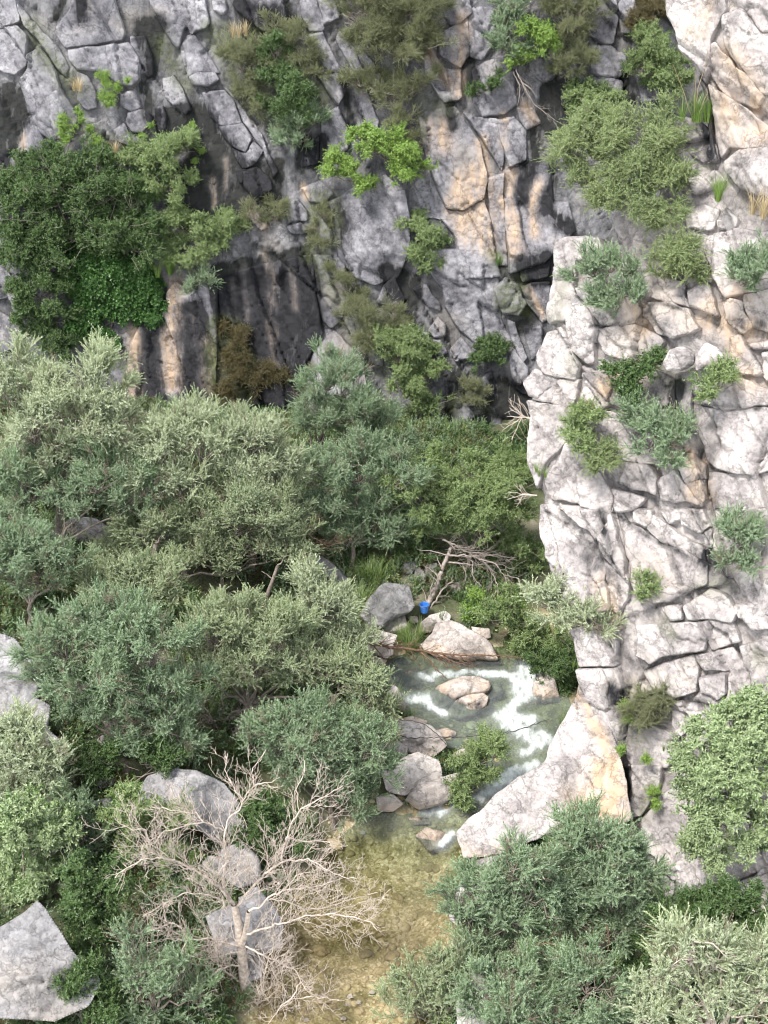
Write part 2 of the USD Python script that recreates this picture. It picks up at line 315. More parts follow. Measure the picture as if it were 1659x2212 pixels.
def curve(a, b, rng, n=6, wig=0.1, sag=0.0):
    a, b = np.asarray(a, float), np.asarray(b, float); L = np.linalg.norm(b - a); t = np.linspace(0, 1, n)[:, None]
    k = rng.normal(0, wig * L, (n, 3)) * np.sin(t * np.pi) * .6; k[:, 2] -= (sag * L * np.sin(t * np.pi))[:, 0]
    return a + (b - a) * t + k

# ================================================================ THE GROUND, THE STREAM
gx = np.concatenate([np.arange(-40, -16, .8), np.arange(-16, 16, .13), np.arange(16, 40.1, .8)]); gy = np.concatenate([np.arange(-12, 15, 1.0), np.arange(15, 46, .13), np.arange(46, 70.1, 1.0)])
X, Yy = np.meshgrid(gx, gy); ii, jj = np.meshgrid(np.arange(len(gy) - 1), np.arange(len(gx) - 1), indexing='ij'); w_ = len(gx)
quads = np.stack([ii * w_ + jj, ii * w_ + jj + 1, (ii + 1) * w_ + jj + 1, (ii + 1) * w_ + jj], -1).reshape(-1, 4)
Z = terrain_z(X.ravel(), Yy.ravel()); wet = dist_water(X.ravel(), Yy.ravel())
GV = np.stack([X.ravel(), Yy.ravel(), Z], -1)
soil = usdkit.material(stage, '/World/Looks/gravel_and_soil', {
    'g': ('geometry', {}), 'at': ('attribute', {'attribute': 'stain'}), 'sp': ('separate_color', {}),
    'n': ('noise_texture', {'scale': 0.9, 'detail': 8.0, 'roughness': 0.65}), 'r': ('rgb_ramp', {'ramp': [(0.3, (0.04, 0.055, 0.025)), (0.5, (0.075, 0.08, 0.045)), (0.7, (0.17, 0.15, 0.115))]}),
    'v': ('voronoi_texture', {'scale': 9.0}), 'v2': ('voronoi_texture', {'scale': 22.0}),
    'hv': ('hsv', {'saturation': 0.0, 'value': 1.0}), 'gr': ('rgb_ramp', {'ramp': [(0.0, (0.07, 0.06, 0.04)), (0.35, (0.17, 0.145, 0.088)), (0.7, (0.29, 0.255, 0.17)), (1.0, (0.46, 0.42, 0.36))]}),
    'n2': ('noise_texture', {'scale': 0.9, 'detail': 7.0, 'roughness': 0.68}), 'r2': ('rgb_ramp', {'ramp': [(0.38, (0.36, 0.36, 0.2)), (0.5, (0.74, 0.71, 0.54)), (0.63, (1.2, 1.14, 1.03))]}),
    'mv': ('mix', {'fac': 0.5}), 'ml': ('mix', {'mix_type': 'multiply', 'fac': 1.0}), 'm': ('mix', {}),
    'a': ('math', {'math_type': 'add'}), 'bp': ('bump', {'strength': 0.6, 'distance': 0.05}), 'p': ('principled_bsdf', {'roughness': 0.8, 'specular_ior_level': 0.2})},
    [('g.position', 'n.vector'), ('g.position', 'v.vector'), ('g.position', 'v2.vector'), ('g.position', 'n2.vector'), ('n.fac', 'r.fac'), ('v.color', 'mv.color1'), ('v2.color', 'mv.color2'), ('mv.color', 'hv.color'), ('hv.color', 'gr.fac'),
     ('n2.fac', 'r2.fac'), ('gr.color', 'ml.color1'), ('r2.color', 'ml.color2'), ('at.color', 'sp.color'), ('sp.r', 'm.fac'), ('r.color', 'm.color1'), ('ml.color', 'm.color2'), ('m.color', 'p.base_color'),
     ('v.distance', 'a.value1'), ('n.fac', 'a.value2'), ('a.value', 'bp.height'), ('bp.normal', 'p.normal')], surface='p.BSDF')
gm = usdkit.mesh(stage, '/World/ground', (GV, quads), soil, smooth=True)
UsdGeom.PrimvarsAPI(gm).CreatePrimvar('stain', Sdf.ValueTypeNames.Color3fArray, 'vertex').Set(Vt.Vec3fArray.FromNumpy(np.stack([1 - smooth01((wet + 0.05) / 0.5)] * 3, -1).astype(np.float32)))
tag(gm, 'rough gully floor of soil, litter and stream gravel between the two cliffs', 'ground', kind='structure')

# water
foam_px = [S([(640, 1100), (720, 1090), (810, 1105)]), S([(980, 1090), (1080, 1105), (1170, 1100)]), S([(1330, 1060), (1290, 1150), (1290, 1220), (1310, 1280)]), S([(1380, 1080), (1360, 1180), (1340, 1270)]), S([(1240, 1120), (1260, 1200)]),
           S([(430, 1290), (500, 1290), (560, 1280)]), S([(540, 1110), (600, 1130)]), S([(1150, 1420), (1220, 1480), (1330, 1550), (1430, 1620)]), S([(1190, 1400), (1300, 1440), (1380, 1460)]), S([(1450, 1560), (1500, 1600)]),
           tile(8, [(650, 0), (560, 30), (500, 70), (470, 100)]), tile(8, [(280, 155), (230, 190), (180, 190)]), tile(8, [(290, 290), (250, 330)])]
foam_px += [S([(800, 1100), (900, 1075), (990, 1090)]), S([(1310, 1270), (1240, 1340), (1180, 1410)]), S([(560, 1285), (620, 1350), (720, 1400)]), S([(1450, 1590), (1400, 1659), (1330, 1700)]), tile(8, [(470, 100), (400, 140), (300, 150)]), S([(1170, 1100), (1230, 1120), (1300, 1080)])]
foam_w = [.26, .26, .42, .36, .24, .36, .24, .46, .36, .34, .42, .32, .2, .2, .3, .25, .3, .25, .25]
st_ = .055; bx0, by0, bx1, by1 = WP.buffer(.7).bounds
wx = np.arange(bx0, bx1, st_); wy = np.arange(max(by0, 16), min(by1, 36), st_); X, Yy = np.meshgrid(wx, wy); P2 = np.stack([X.ravel(), Yy.ravel()], -1)
foam = np.zeros(len(P2)); fd = shapely.points(P2)
for g, fw in zip(foam_px, foam_w):
    foam = np.maximum(foam, np.exp(-(shapely.distance(fd, LineString(to_water(g)[:, :2])) / fw) ** 2))
foam = np.maximum(foam, .33 * smooth01((P2[:, 1] - 24.2) / 1.5) * smooth01((31.6 - P2[:, 1]) / 1.0)); slope = np.clip((level(P2[:, 1] + .2) - level(P2[:, 1] - .2)) / .4 * 3, 0, 1)
W3 = np.stack([P2[:, 0], P2[:, 1], 0 * P2[:, 0]], -1)
fast = np.clip(slope + foam, 0, 1)
z = level(P2[:, 1]) + (meshkit.fbm(W3 * 2.2, 4, 5) - .5) * (0.012 + .10 * fast) + (meshkit.fbm(W3 * 9, 3, 6) - .5) * (0.004 + .09 * foam) + 0.05 * foam
w_ = len(wx); ii, jj = np.meshgrid(np.arange(len(wy) - 1), np.arange(w_ - 1), indexing='ij')
quads = np.stack([ii * w_ + jj, ii * w_ + jj + 1, (ii + 1) * w_ + jj + 1, (ii + 1) * w_ + jj], -1).reshape(-1, 4)
keep = (dist_water(P2[:, 0], P2[:, 1]) < .55)[quads].all(1)
wm = usdkit.material(stage, '/World/Looks/clear_water', {
    'g': ('geometry', {}), 'at': ('attribute', {'attribute': 'stain'}), 'sp': ('separate_color', {}),
    'n': ('noise_texture', {'scale': 5.0, 'detail': 5.0}), 'bp': ('bump', {'strength': 0.25, 'distance': 0.03}),
    'f': ('fresnel', {'IOR': 1.33}), 'gl': ('glossy_bsdf', {'roughness': 0.08, 'color': (1, 1, 1)}), 'tr': ('transparent_bsdf', {'color': (0.74, 0.77, 0.58)}), 'w': ('mix_closure', {}),
    'tr2': ('mix', {'color1': (0.92, 0.91, 0.85), 'color2': (0.52, 0.63, 0.55)}),
    'fmp': ('mapping', {'rotation': (0, 0, 0.5), 'scale': (1.5, .7, 1)}), 'fn': ('noise_texture', {'scale': 4.0, 'detail': 10.0, 'roughness': 0.74}), 'fa': ('math', {'math_type': 'multiply_add', 'value2': 0.62, 'value3': 0}), 'fs': ('math', {'math_type': 'subtract', 'value2': 0.92}), 'fc': ('math', {'math_type': 'multiply', 'value2': 2.1, 'use_clamp': True}),
    'mk': ('math', {'math_type': 'multiply_add', 'value2': 0.20, 'use_clamp': True}), 'wh': ('diffuse_bsdf', {'color': (0.62, 0.67, 0.67)}), 'o': ('mix_closure', {})},
    [('g.position', 'n.vector'), ('g.position', 'fmp.vector'), ('fmp.vector', 'fn.vector'), ('n.fac', 'bp.height'), ('bp.normal', 'gl.normal'), ('bp.normal', 'f.normal'), ('f.fac', 'w.fac'), ('sp.g', 'tr2.fac'), ('tr2.color', 'tr.color'), ('tr.BSDF', 'w.closure1'), ('gl.BSDF', 'w.closure2'),
     ('at.color', 'sp.color'), ('sp.r', 'fa.value1'), ('fn.fac', 'fa.value3'), ('fa.value', 'fs.value1'), ('fs.value', 'fc.value1'), ('sp.r', 'mk.value1'), ('fc.value', 'mk.value3'), ('mk.value', 'o.fac'), ('w.closure', 'o.closure1'), ('wh.BSDF', 'o.closure2')], surface='o.closure')
wv = np.stack([P2[:, 0], P2[:, 1], z], -1); q4 = quads[keep]; ids, inv = np.unique(q4, return_inverse=True)
wmesh = usdkit.mesh(stage, '/World/stream_water', (wv[ids], inv.reshape(-1, 4)), wm, smooth=True)
UsdGeom.PrimvarsAPI(wmesh).CreatePrimvar('stain', Sdf.ValueTypeNames.Color3fArray, 'vertex').Set(Vt.Vec3fArray.FromNumpy(np.stack([foam, smooth01((P2[:, 1] - 20.5) / 7), foam], -1)[ids].astype(np.float32)))
tag(wmesh, 'clear shallow stream, green pool below and white riffles above', 'water', kind='structure')

# ================================================================ BACK CLIFF
T1, T2, T3, T4, T5, T6, T7, T8 = [lambda p, k=k: tile(k, p) for k in range(1, 9)]
B_ST = [  # channel, width in metres (0 = filled patch), amount, stroke
    (0, 0, 1.0, T3([(940, 60), (1340, -20), (1380, 220), (1300, 480), (1290, 620), (1100, 640), (1060, 440), (960, 260)])),
    (0, 0, 1.0, T3([(625, 260), (690, 200), (690, 620), (625, 620)])), (0, 0, 1.0, T3([(805, 230), (880, 210), (920, 600), (800, 600)])),
    (0, 0, 1.0, T1([(800, 730), (900, 600), (1040, 700), (1060, 960), (760, 960), (760, 880)])), (0, 0, .9, T1([(900, 560), (1010, 640), (1040, 740), (900, 660)])),
    (0, 0, .95, T1([(0, 390), (90, 390), (120, 520), (30, 700), (0, 700)])), (0, .22, .8, T1([(60, 520), (50, 740)])), (0, .16, .9, T1([(290, 0), (250, 80)])), (0, .2, 1.0, T1([(370, 0), (375, 100)])),
    (0, 0, .9, T1([(610, 110), (700, 110), (680, 230), (650, 320)])), (0, 0, .9, T1([(1020, 40), (1230, 60), (1220, 180), (1110, 180)])), (0, 0, 1.0, T1([(1050, 740), (1200, 720), (1200, 900), (1080, 860)])),
    (0, 0, .85, T1([(700, 500), (880, 480), (920, 600), (720, 640)])), (0, .3, .8, T1([(620, 380), (660, 500)])), (0, .3, .9, T1([(1250, 30), (1270, 130)])),
    (0, 0, .8, T1([(1290, 620), (1390, 600), (1370, 720), (1310, 740)])), (0, .18, .9, T1([(1480, 330), (1520, 560)])),
    (0, .25, .9, T2([(375, 260), (365, 380)])), (0, .22, .8, T2([(280, 470), (285, 560)])), (0, .22, .9, T2([(640, 560), (650, 700)])), (0, .3, .9, T2([(610, 720), (600, 850)])), (0, .28, .8, T2([(720, 740), (700, 900), (790, 980)])),
    (0, 0, .8, T2([(700, 400), (780, 380), (790, 560), (720, 620), (680, 520)])), (0, .3, .9, T2([(830, 380), (830, 500)])), (0, .25, .9, T2([(1040, 330), (1050, 440)])),
    (0, 0, .9, T4([(580, 30), (690, 0), (700, 90), (600, 110)])), (0, 0, .9, T4([(370, 720), (440, 700), (440, 900), (370, 920)])), (0, 0, .8, T4([(0, 60), (130, 110), (130, 300), (90, 320), (60, 200)])),
    (0, 0, .85, T4([(480, 540), (600, 560), (600, 680), (450, 680)])), (0, .3, .9, T4([(640, 240), (590, 300)])), (0, .25, .7, T4([(300, 480), (270, 700), (260, 800)])),
    (0, .3, .6, T1([(1480, 900), (1470, 1060)])),
    (1, .28, .85, T3([(590, 330), (600, 620)])), (1, .34, .95, T3([(760, 130), (750, 330), (745, 560)])), (1, .16, .55, T3([(1160, -20), (1180, 240), (1190, 460)])), (1, .14, .55, T3([(1265, 60), (1275, 230)])), (1, .10, .25, T3([(1010, 100), (1015, 300)])), (1, .10, .25, T3([(1065, 60), (1070, 280)])), (1, .12, .4, T3([(840, 260), (845, 420)])), (1, .1, .7, T1([(925, 760), (930, 900)])), (1, .1, .5, T1([(980, 680), (975, 860)])), (1, .3, .6, T3([(905, 380), (925, 600)])),
    (1, .22, .9, T2([(340, 90), (330, 260), (330, 400)])), (1, 0, .75, T2([(330, 780), (440, 700), (450, 1106), (350, 1040), (290, 900)])), (1, .25, .95, T2([(540, 760), (530, 900), (560, 1100)])), (1, .16, .9, T2([(505, 520), (520, 640)])),
    (1, .2, .9, T2([(610, 470), (640, 540)])), (1, .2, .8, T2([(650, 800), (640, 1000)])), (1, .3, .7, T2([(240, 560), (250, 640)])), (1, .2, .8, T2([(420, 620), (430, 720)])), (1, .2, .8, T2([(170, 210), (310, 410)])),
    (1, .12, .9, T4([(60, 210), (70, 320)])), (1, .14, .95, T4([(610, 140), (670, 250)])), (1, .2, .7, T1([(1080, 880), (1140, 980)])), (1, .12, .8, T1([(1310, 810), (1330, 860)])), (1, .15, .6, T1([(110, 590), (110, 680)])), (1, .3, .5, T1([(560, 1000), (560, 1100)])),
    (2, 0, .9, T3([(950, 280), (1000, 300), (1070, 450), (1070, 620), (950, 640), (930, 400)])), (2, .4, .8, T1([(150, 130), (200, 230), (330, 380)])), (2, .35, .7, T1([(710, 200), (800, 380)])), (2, 0, .7, T1([(900, 130), (1340, 160), (1400, 460), (1200, 560), (1050, 440)])),
    (2, 0, .7, T1([(1370, 850), (1450, 860), (1420, 1106), (1350, 1106)])), (2, 0, .8, T4([(490, 150), (560, 100), (600, 230), (510, 230)])), (2, .35, .7, T4([(300, 640), (360, 560), (420, 640)])), (2, 0, .6, T3([(1380, 0), (1480, 160), (1650, 240), (1659, 500), (1560, 480), (1480, 250)])),
    (2, .4, .6, T2([(240, 480), (60, 420), (40, 200)])), (2, .4, .7, T1([(330, 540), (520, 640), (640, 640)])), (2, .3, .6, T4([(450, 0), (500, 60)])),
]
back_blocks = [  # tile, outward offset, outline
    (1, .5, [(-60, -60), (60, -60), (88, 90), (70, 105), (-60, 118)]), (1, .55, [(-60, 122), (70, 108), (120, 160), (110, 280), (70, 322), (20, 312), (-60, 270)]),
    (1, .95, [(125, 240), (170, 200), (215, 260), (260, 370), (325, 510), (290, 590), (210, 598), (165, 570), (130, 500), (75, 350), (110, 290)]),
    (1, .7, [(80, 20), (130, 70), (190, 150), (245, 200), (290, 290), (280, 330), (240, 290), (200, 230), (160, 160), (110, 110)]),
    (1, .9, [(240, 110), (300, 40), (345, -60), (470, -60), (530, 130), (520, 160), (420, 185), (340, 195), (280, 200), (250, 160)]),
    (1, .95, [(290, 212), (420, 198), (545, 175), (590, 240), (595, 340), (560, 370), (500, 350), (440, 310), (380, 300), (330, 300), (295, 260)]),
    (1, .5, [(340, 310), (380, 330), (410, 400), (410, 460), (370, 472), (330, 430)]), (1, .45, [(520, 400), (580, 380), (605, 460), (560, 475), (520, 450)]),
    (1, .9, [(545, 485), (600, 470), (645, 490), (647, 530), (610, 562), (560, 562), (538, 525)]), (1, .45, [(485, 560), (530, 530), (552, 580), (580, 570), (600, 600), (570, 630), (500, 600)]),
    (1, .65, [(560, 150), (620, 150), (640, 230), (655, 310), (630, 325), (600, 260), (560, 190)]),
    (1, 1.0, [(640, -60), (870, -60), (900, 90), (880, 120), (820, 140), (800, 100), (780, 130), (760, 200), (720, 150), (690, 100), (650, 20)]),
    (1, .8, [(800, 150), (840, 145), (900, 240), (945, 310), (900, 312), (850, 308), (810, 330), (790, 260), (770, 200)]), (1, 1.25, [(815, 330), (850, 308), (930, 312), (948, 345), (900, 372), (830, 362)]),
    (1, .85, [(690, 330), (740, 320), (775, 360), (825, 470), (800, 490), (740, 450), (700, 400)]), (1, .4, [(670, 470), (700, 455), (715, 500), (715, 560), (690, 580), (668, 530)]),
    (1, .8, [(880, 400), (970, 392), (1010, 440), (1042, 528), (950, 542), (900, 490)]), (1, .95, [(945, 548), (1045, 535), (1088, 600), (1060, 655), (1000, 628), (960, 590)]),
    (1, .7, [(1002, 640), (1065, 662), (1092, 612), (1142, 650), (1100, 712), (1050, 732)]), (1, 1.1, [(1048, 742), (1110, 722), (1165, 770), (1172, 820), (1110, 858), (1055, 812)]), (1, .95, [(1018, 742), (1064, 730), (1050, 792), (1035, 792)]),
    (1, .7, [(960, 370), (985, 390), (1130, 580), (1200, 740), (1180, 765), (1145, 650), (1095, 600), (1050, 530), (1010, 440)]),
    (1, .8, [(1285, -60), (1345, -60), (1390, 70), (1400, 130), (1330, 132), (1300, 60)]), (1, .9, [(1350, -60), (1430, -60), (1468, 70), (1392, 100), (1370, 50)]),
    (1, .75, [(1335, 150), (1395, 138), (1440, 230), (1500, 330), (1480, 340), (1455, 305), (1420, 300), (1375, 240)]), (1, .7, [(1375, 320), (1450, 310), (1500, 390), (1460, 450), (1420, 400)]),
    (1, .85, [(1400, 490), (1460, 460), (1500, 560), (1500, 640), (1420, 702), (1375, 690), (1385, 600)]), (1, .5, [(1290, 640), (1380, 590), (1370, 700), (1300, 722)]),
    (1, .9, [(1300, 810), (1380, 780), (1440, 830), (1400, 882), (1340, 872)]), (1, .7, [(1230, 872), (1290, 860), (1330, 912), (1330, 955), (1250, 962)]), (1, 1.0, [(1240, 980), (1300, 962), (1328, 990), (1310, 1012), (1260, 1006)]),
    (1, .8, [(1062, 920), (1100, 882), (1130, 900), (1155, 980), (1130, 996), (1090, 960)]), (1, .6, [(900, -60), (950, -60), (980, 40), (960, 60), (920, 40)]), (1, .55, [(1000, 15), (1040, -60), (1200, -60), (1240, 60), (1220, 130), (1140, 132), (1010, 32)]),
    (1, .6, [(1540, 180), (1600, 250), (1665, 370), (1640, 382), (1590, 310)]), (1, .6, [(1510, 330), (1560, 350), (1640, 520), (1620, 582), (1550, 480)]), (1, .5, [(1470, 130), (1530, 200), (1580, 320), (1550, 330), (1490, 240), (1450, 160)]),
    (1, .8, [(90, 520), (130, 500), (200, 640), (220, 720), (150, 740), (100, 680)]), (1, .5, [(310, 600), (380, 570), (400, 640), (340, 680)]), (1, .5, [(20, 650), (80, 660), (60, 800), (-40, 800), (-40, 700)]),
    (0, 1.15, [(705, 440), (760, 405), (830, 378), (872, 412), (888, 480), (884, 540), (860, 600), (812, 616), (770, 600), (730, 552), (712, 500)]), (0, .7, [(690, 455), (712, 462), (728, 552), (744, 575), (735, 600), (705, 560), (688, 500)]),
    (3, .6, [(-60, 20), (40, 70), (80, 150), (70, 190), (30, 180), (-60, 200)]), (3, .8, [(34, 175), (82, 160), (118, 210), (120, 250), (85, 282), (52, 245)]), (3, .6, [(-60, 215), (40, 270), (85, 340), (60, 395), (-60, 440)]),
    (3, .55, [(545, 460), (570, 360), (640, 260), (690, 210), (760, 110), (830, 150), (900, 70), (940, 90), (935, 300), (930, 640), (545, 640)]),
    (3, .35, [(945, 100), (1100, 40), (1350, -10), (1375, 200), (1395, 330), (1310, 480), (1290, 650), (1080, 650), (1060, 440), (1000, 290), (950, 260)]),
    (3, .75, [(1352, -10), (1430, 0), (1500, 130), (1480, 260), (1430, 312), (1392, 280), (1372, 180)]), (3, .6, [(1370, 330), (1440, 316), (1560, 440), (1600, 620), (1400, 640), (1340, 460)]), (3, .5, [(1500, 150), (1560, 200), (1640, 270), (1659, 480), (1580, 460), (1490, 290)]),
    (2, 1.0, [(240, 10), (270, -60), (365, -60), (382, 50), (330, 92), (290, 96), (262, 60)]), (2, .7, [(385, 30), (480, 20), (490, 170), (430, 256), (375, 240), (360, 100)]), (2, .55, [(290, 112), (362, 75), (370, 235), (330, 290), (240, 222), (240, 150)]),
    (2, .9, [(390, 300), (440, 260), (530, 240), (572, 320), (582, 450), (530, 490), (430, 502), (385, 440)]), (2, .5, [(165, 200), (200, 190), (260, 290), (330, 300), (340, 420), (260, 450), (190, 330)]),
    (2, .7, [(150, 480), (310, 450), (420, 620), (450, 780), (430, 858), (340, 908), (270, 900), (200, 735), (170, 620)]), (2, .65, [(150, 930), (130, 790), (195, 740), (265, 905), (340, 915), (440, 862), (465, 1000), (500, 1200), (330, 1200), (300, 1010), (240, 945)]),
    (2, .5, [(452, 770), (520, 750), (518, 870), (535, 1150), (490, 1150), (465, 960)]), (2, .8, [(350, 478), (420, 505), (485, 515), (522, 640), (512, 735), (440, 620)]), (2, .85, [(490, 512), (570, 500), (620, 560), (620, 690), (540, 722), (520, 640)]),
    (2, .75, [(530, 735), (590, 712), (640, 700), (720, 720), (745, 870), (800, 872), (832, 1000), (770, 1050), (700, 1130), (545, 1180), (522, 860)]), (2, .8, [(580, 462), (650, 460), (682, 530), (620, 558), (590, 520)]),
    (2, .8, [(885, -60), (1000, -60), (1012, 80), (1000, 180), (962, 186), (890, 150)]), (2, .9, [(890, 192), (990, 188), (1052, 240), (1056, 312), (1000, 336), (900, 312)]), (2, .75, [(890, 330), (970, 320), (1042, 352), (1036, 470), (900, 470)]),
    (2, .65, [(640, 240), (730, 210), (742, 340), (700, 352), (640, 300)]), (2, .5, [(770, 290), (832, 270), (822, 380), (780, 372)]), (2, .6, [(770, 380), (812, 372), (805, 470), (770, 450)]), (2, .5, [(1010, 20), (1080, -40), (1092, 140), (1030, 142)]), (2, .5, [(1110, 330), (1180, 300), (1200, 420), (1120, 440)]),
    (4, .7, [(0, 132), (45, 90), (92, 190), (30, 232), (-30, 200)]), (4, .6, [(30, 236), (84, 212), (92, 310), (70, 322)]), (4, .7, [(130, 140), (182, 120), (242, 210), (250, 240), (200, 222)]),
    (4, .85, [(170, -30), (440, -20), (490, 100), (510, 280), (562, 372), (530, 392), (400, 382), (320, 312), (265, 222), (262, 140), (200, 60)]), (4, 1.05, [(480, 142), (530, 90), (577, 120), (617, 210), (590, 257), (520, 252), (488, 200)]),
    (4, .7, [(570, 32), (690, -10), (722, 20), (712, 90), (600, 112)]), (4, .55, [(592, 130), (640, 112), (720, 110), (730, 260), (680, 290), (620, 200)]), (4, .65, [(195, 320), (240, 265), (272, 300), (270, 350), (220, 352)]), (4, .95, [(290, 412), (335, 355), (390, 420), (397, 442), (310, 462)]),
    (4, .5, [(208, 360), (250, 360), (272, 412), (240, 432)]), (4, .6, [(535, 280), (562, 290), (622, 440), (600, 462), (560, 380)]), (4, .6, [(560, 402), (620, 480), (640, 600), (600, 592), (560, 560), (540, 470)]),
    (4, .8, [(400, 532), (470, 500), (482, 590), (440, 640), (360, 652), (370, 582)]), (4, .8, [(270, 552), (302, 552), (392, 692), (310, 762), (280, 702), (265, 640)]), (4, .6, [(378, 720), (436, 690), (438, 890), (370, 920), (368, 800)]),
    (4, 1.0, [(440, 742), (500, 790), (507, 830), (490, 880), (445, 896)]), (4, .65, [(290, 792), (352, 782), (366, 920), (320, 942), (298, 860)]), (4, .4, [(600, 300), (680, 300), (690, 420), (640, 450)]), (4, .5, [(100, 330), (190, 330), (200, 420), (150, 420)]),
]
def wall_sheet(parent, plane, s0, s1, t0, t1, step, mat, strokes, seed, rot, base=(0, 0, 0), big=0.5, shape=None):
    s = np.arange(s0, s1, step); t = np.arange(t0, t1, step); A, B = np.meshgrid(s, t); p = np.stack([A.ravel(), B.ravel()], -1)
    w = np.stack([p[:, 0], p[:, 1], 0 * p[:, 0] + seed], -1)
    h = plane.macro(p) + crag(p, seed, rot) - .13
    if shape is not None: h = h + shape(p)
    n = len(s); i, j = np.meshgrid(np.arange(len(t) - 1), np.arange(n - 1), indexing='ij')
    q = np.stack([i * n + j, i * n + j + 1, (i + 1) * n + j + 1, (i + 1) * n + j], -1).reshape(-1, 4)
    part(parent, 'rock_face', (plane.world(p, h), q), mat, True, stain_of(plane, strokes, p, base))
back = thing('rock_cliff', 'tall grey limestone cliff with black water stains behind the trees', 'cliff', kind='structure')
back_blocks = [(.12 + .7 * off, pts if k == 0 else tile(k, pts)) for k, off, pts in back_blocks]
BACK.set_blocks([np.mean(BACK.px(p, o), 0) for o, p in back_blocks], [o * .8 for o, p in back_blocks])
wall_sheet(back, BACK, -24, 26, -3, 23, .09, M['grey_rock'], B_ST, 3, -1.1, (.24, 0, .10), .45)
for i, (off, pts) in enumerate(back_blocks):
    cliff_block(back, BACK, pts, off, M['grey_rock'], B_ST, 1000 + i, keep=.55, crag_seed=3)

# ================================================================ RIGHT CLIFF
R_ST = [
    (0, .06, .45, T6([(750, 0), (850, 60), (930, 130), (985, 200)])), (0, .07, .45, T6([(1060, 30), (1110, 80), (1210, 130), (1390, 225)])), (0, .08, .45, T6([(1400, 0), (1430, 150), (1490, 290)])), (0, .06, .45, T6([(1060, 300), (1060, 460), (1200, 420), (1390, 330)])), (0, .06, .45, T6([(1085, 625), (1150, 662), (1250, 622), (1390, 592)])), (0, .05, .45, T6([(1160, 762), (1260, 800), (1350, 780), (1480, 822), (1580, 832)])), (0, .06, .45, T4([(1330, 640), (1390, 655), (1480, 658), (1659, 668)])), (0, .05, .45, T4([(940, 310), (1080, 290), (1200, 195), (1330, 232)])), (0, .05, .45, T4([(1010, 990), (1090, 1010), (1170, 1035)])),
    (1, .16, 1.0, T6([(850, 740), (880, 870), (930, 960), (990, 1060)])), (1, .25, .9, T4([(990, 590), (1040, 510), (1120, 500)])), (1, .2, .8, T4([(1110, 230), (1120, 300)])), (1, .25, 1.0, T4([(1340, 860), (1380, 930), (1400, 1040)])), (1, .3, .9, T4([(1440, 290), (1560, 330), (1659, 370)])),
    (1, .2, .9, T4([(1520, 350), (1550, 430)])), (1, .3, .8, T6([(1000, 300), (1000, 430)])), (1, .16, .9, T6([(650, 20), (665, 110)])), (1, .3, .8, T2([(1540, 300), (1659, 500)])), (1, .3, .8, T2([(1600, 640), (1659, 640)])), (1, .3, .7, T2([(1560, 560), (1470, 450)])), (1, .25, .6, T2([(1480, 60), (1400, 200)])),
    (1, .3, .7, T4([(1600, 540), (1659, 560)])), (1, .3, .6, T4([(1560, 180), (1440, 260)])), (1, .2, .7, T6([(730, 310), (700, 330)])), (1, .2, .8, T8([(840, 210), (800, 230)])),
    (0, .25, .6, T2([(1490, 0), (1510, 80)])), (0, .3, .8, T4([(1270, 580), (1300, 740)])), (0, .25, .7, T6([(1030, 750), (1060, 830)])), (0, .3, .7, T6([(1400, 180), (1440, 240)])), (0, .15, .7, T2([(1405, 380), (1440, 700)])), (0, .12, .6, T6([(980, 0), (1040, 200)])),
    (0, .12, .8, T8([(1040, 0), (1062, 170)])), (0, .35, .35, T6([(900, 130), (1000, 260)])), (0, .3, .5, T4([(1390, 860), (1400, 1000)])), (0, .2, .6, T4([(1440, 300), (1640, 330)])),
    (2, .3, .6, T6([(1200, 800), (1100, 950)])), (2, .25, .5, T6([(1400, 330), (1500, 320)])), (2, .2, .6, T6([(1250, 480), (1290, 520)])), (2, .35, .4, T4([(1150, 430), (1260, 520)])), (2, .2, .7, T8([(1180, 60), (1150, 170)])), (2, .3, .5, T4([(780, 160), (770, 260)])),
    (2, .2, .5, T4([(820, 440), (830, 520)])), (2, .2, .6, T6([(1640, 600), (1659, 640)])),
]
right_outline = [(1212, 520), (1190, 570), (1180, 620), (1172, 690), (1160, 770), (1140, 810), (1148, 860), (1150, 930), (1146, 1000), (1150, 1060), (1162, 1130), (1180, 1200), (1195, 1240), (1240, 1300), (1245, 1400), (1262, 1470), (1272, 1560), (1290, 1640), (1345, 1760), (1400, 1900), (1440, 2060), (1700, 2500), (2300, 2500), (2300, -500), (1480, -500), (1440, -20), (1468, 80), (1500, 150), (1522, 220), (1530, 270), (1440, 300), (1400, 420), (1330, 430), (1290, 505)]
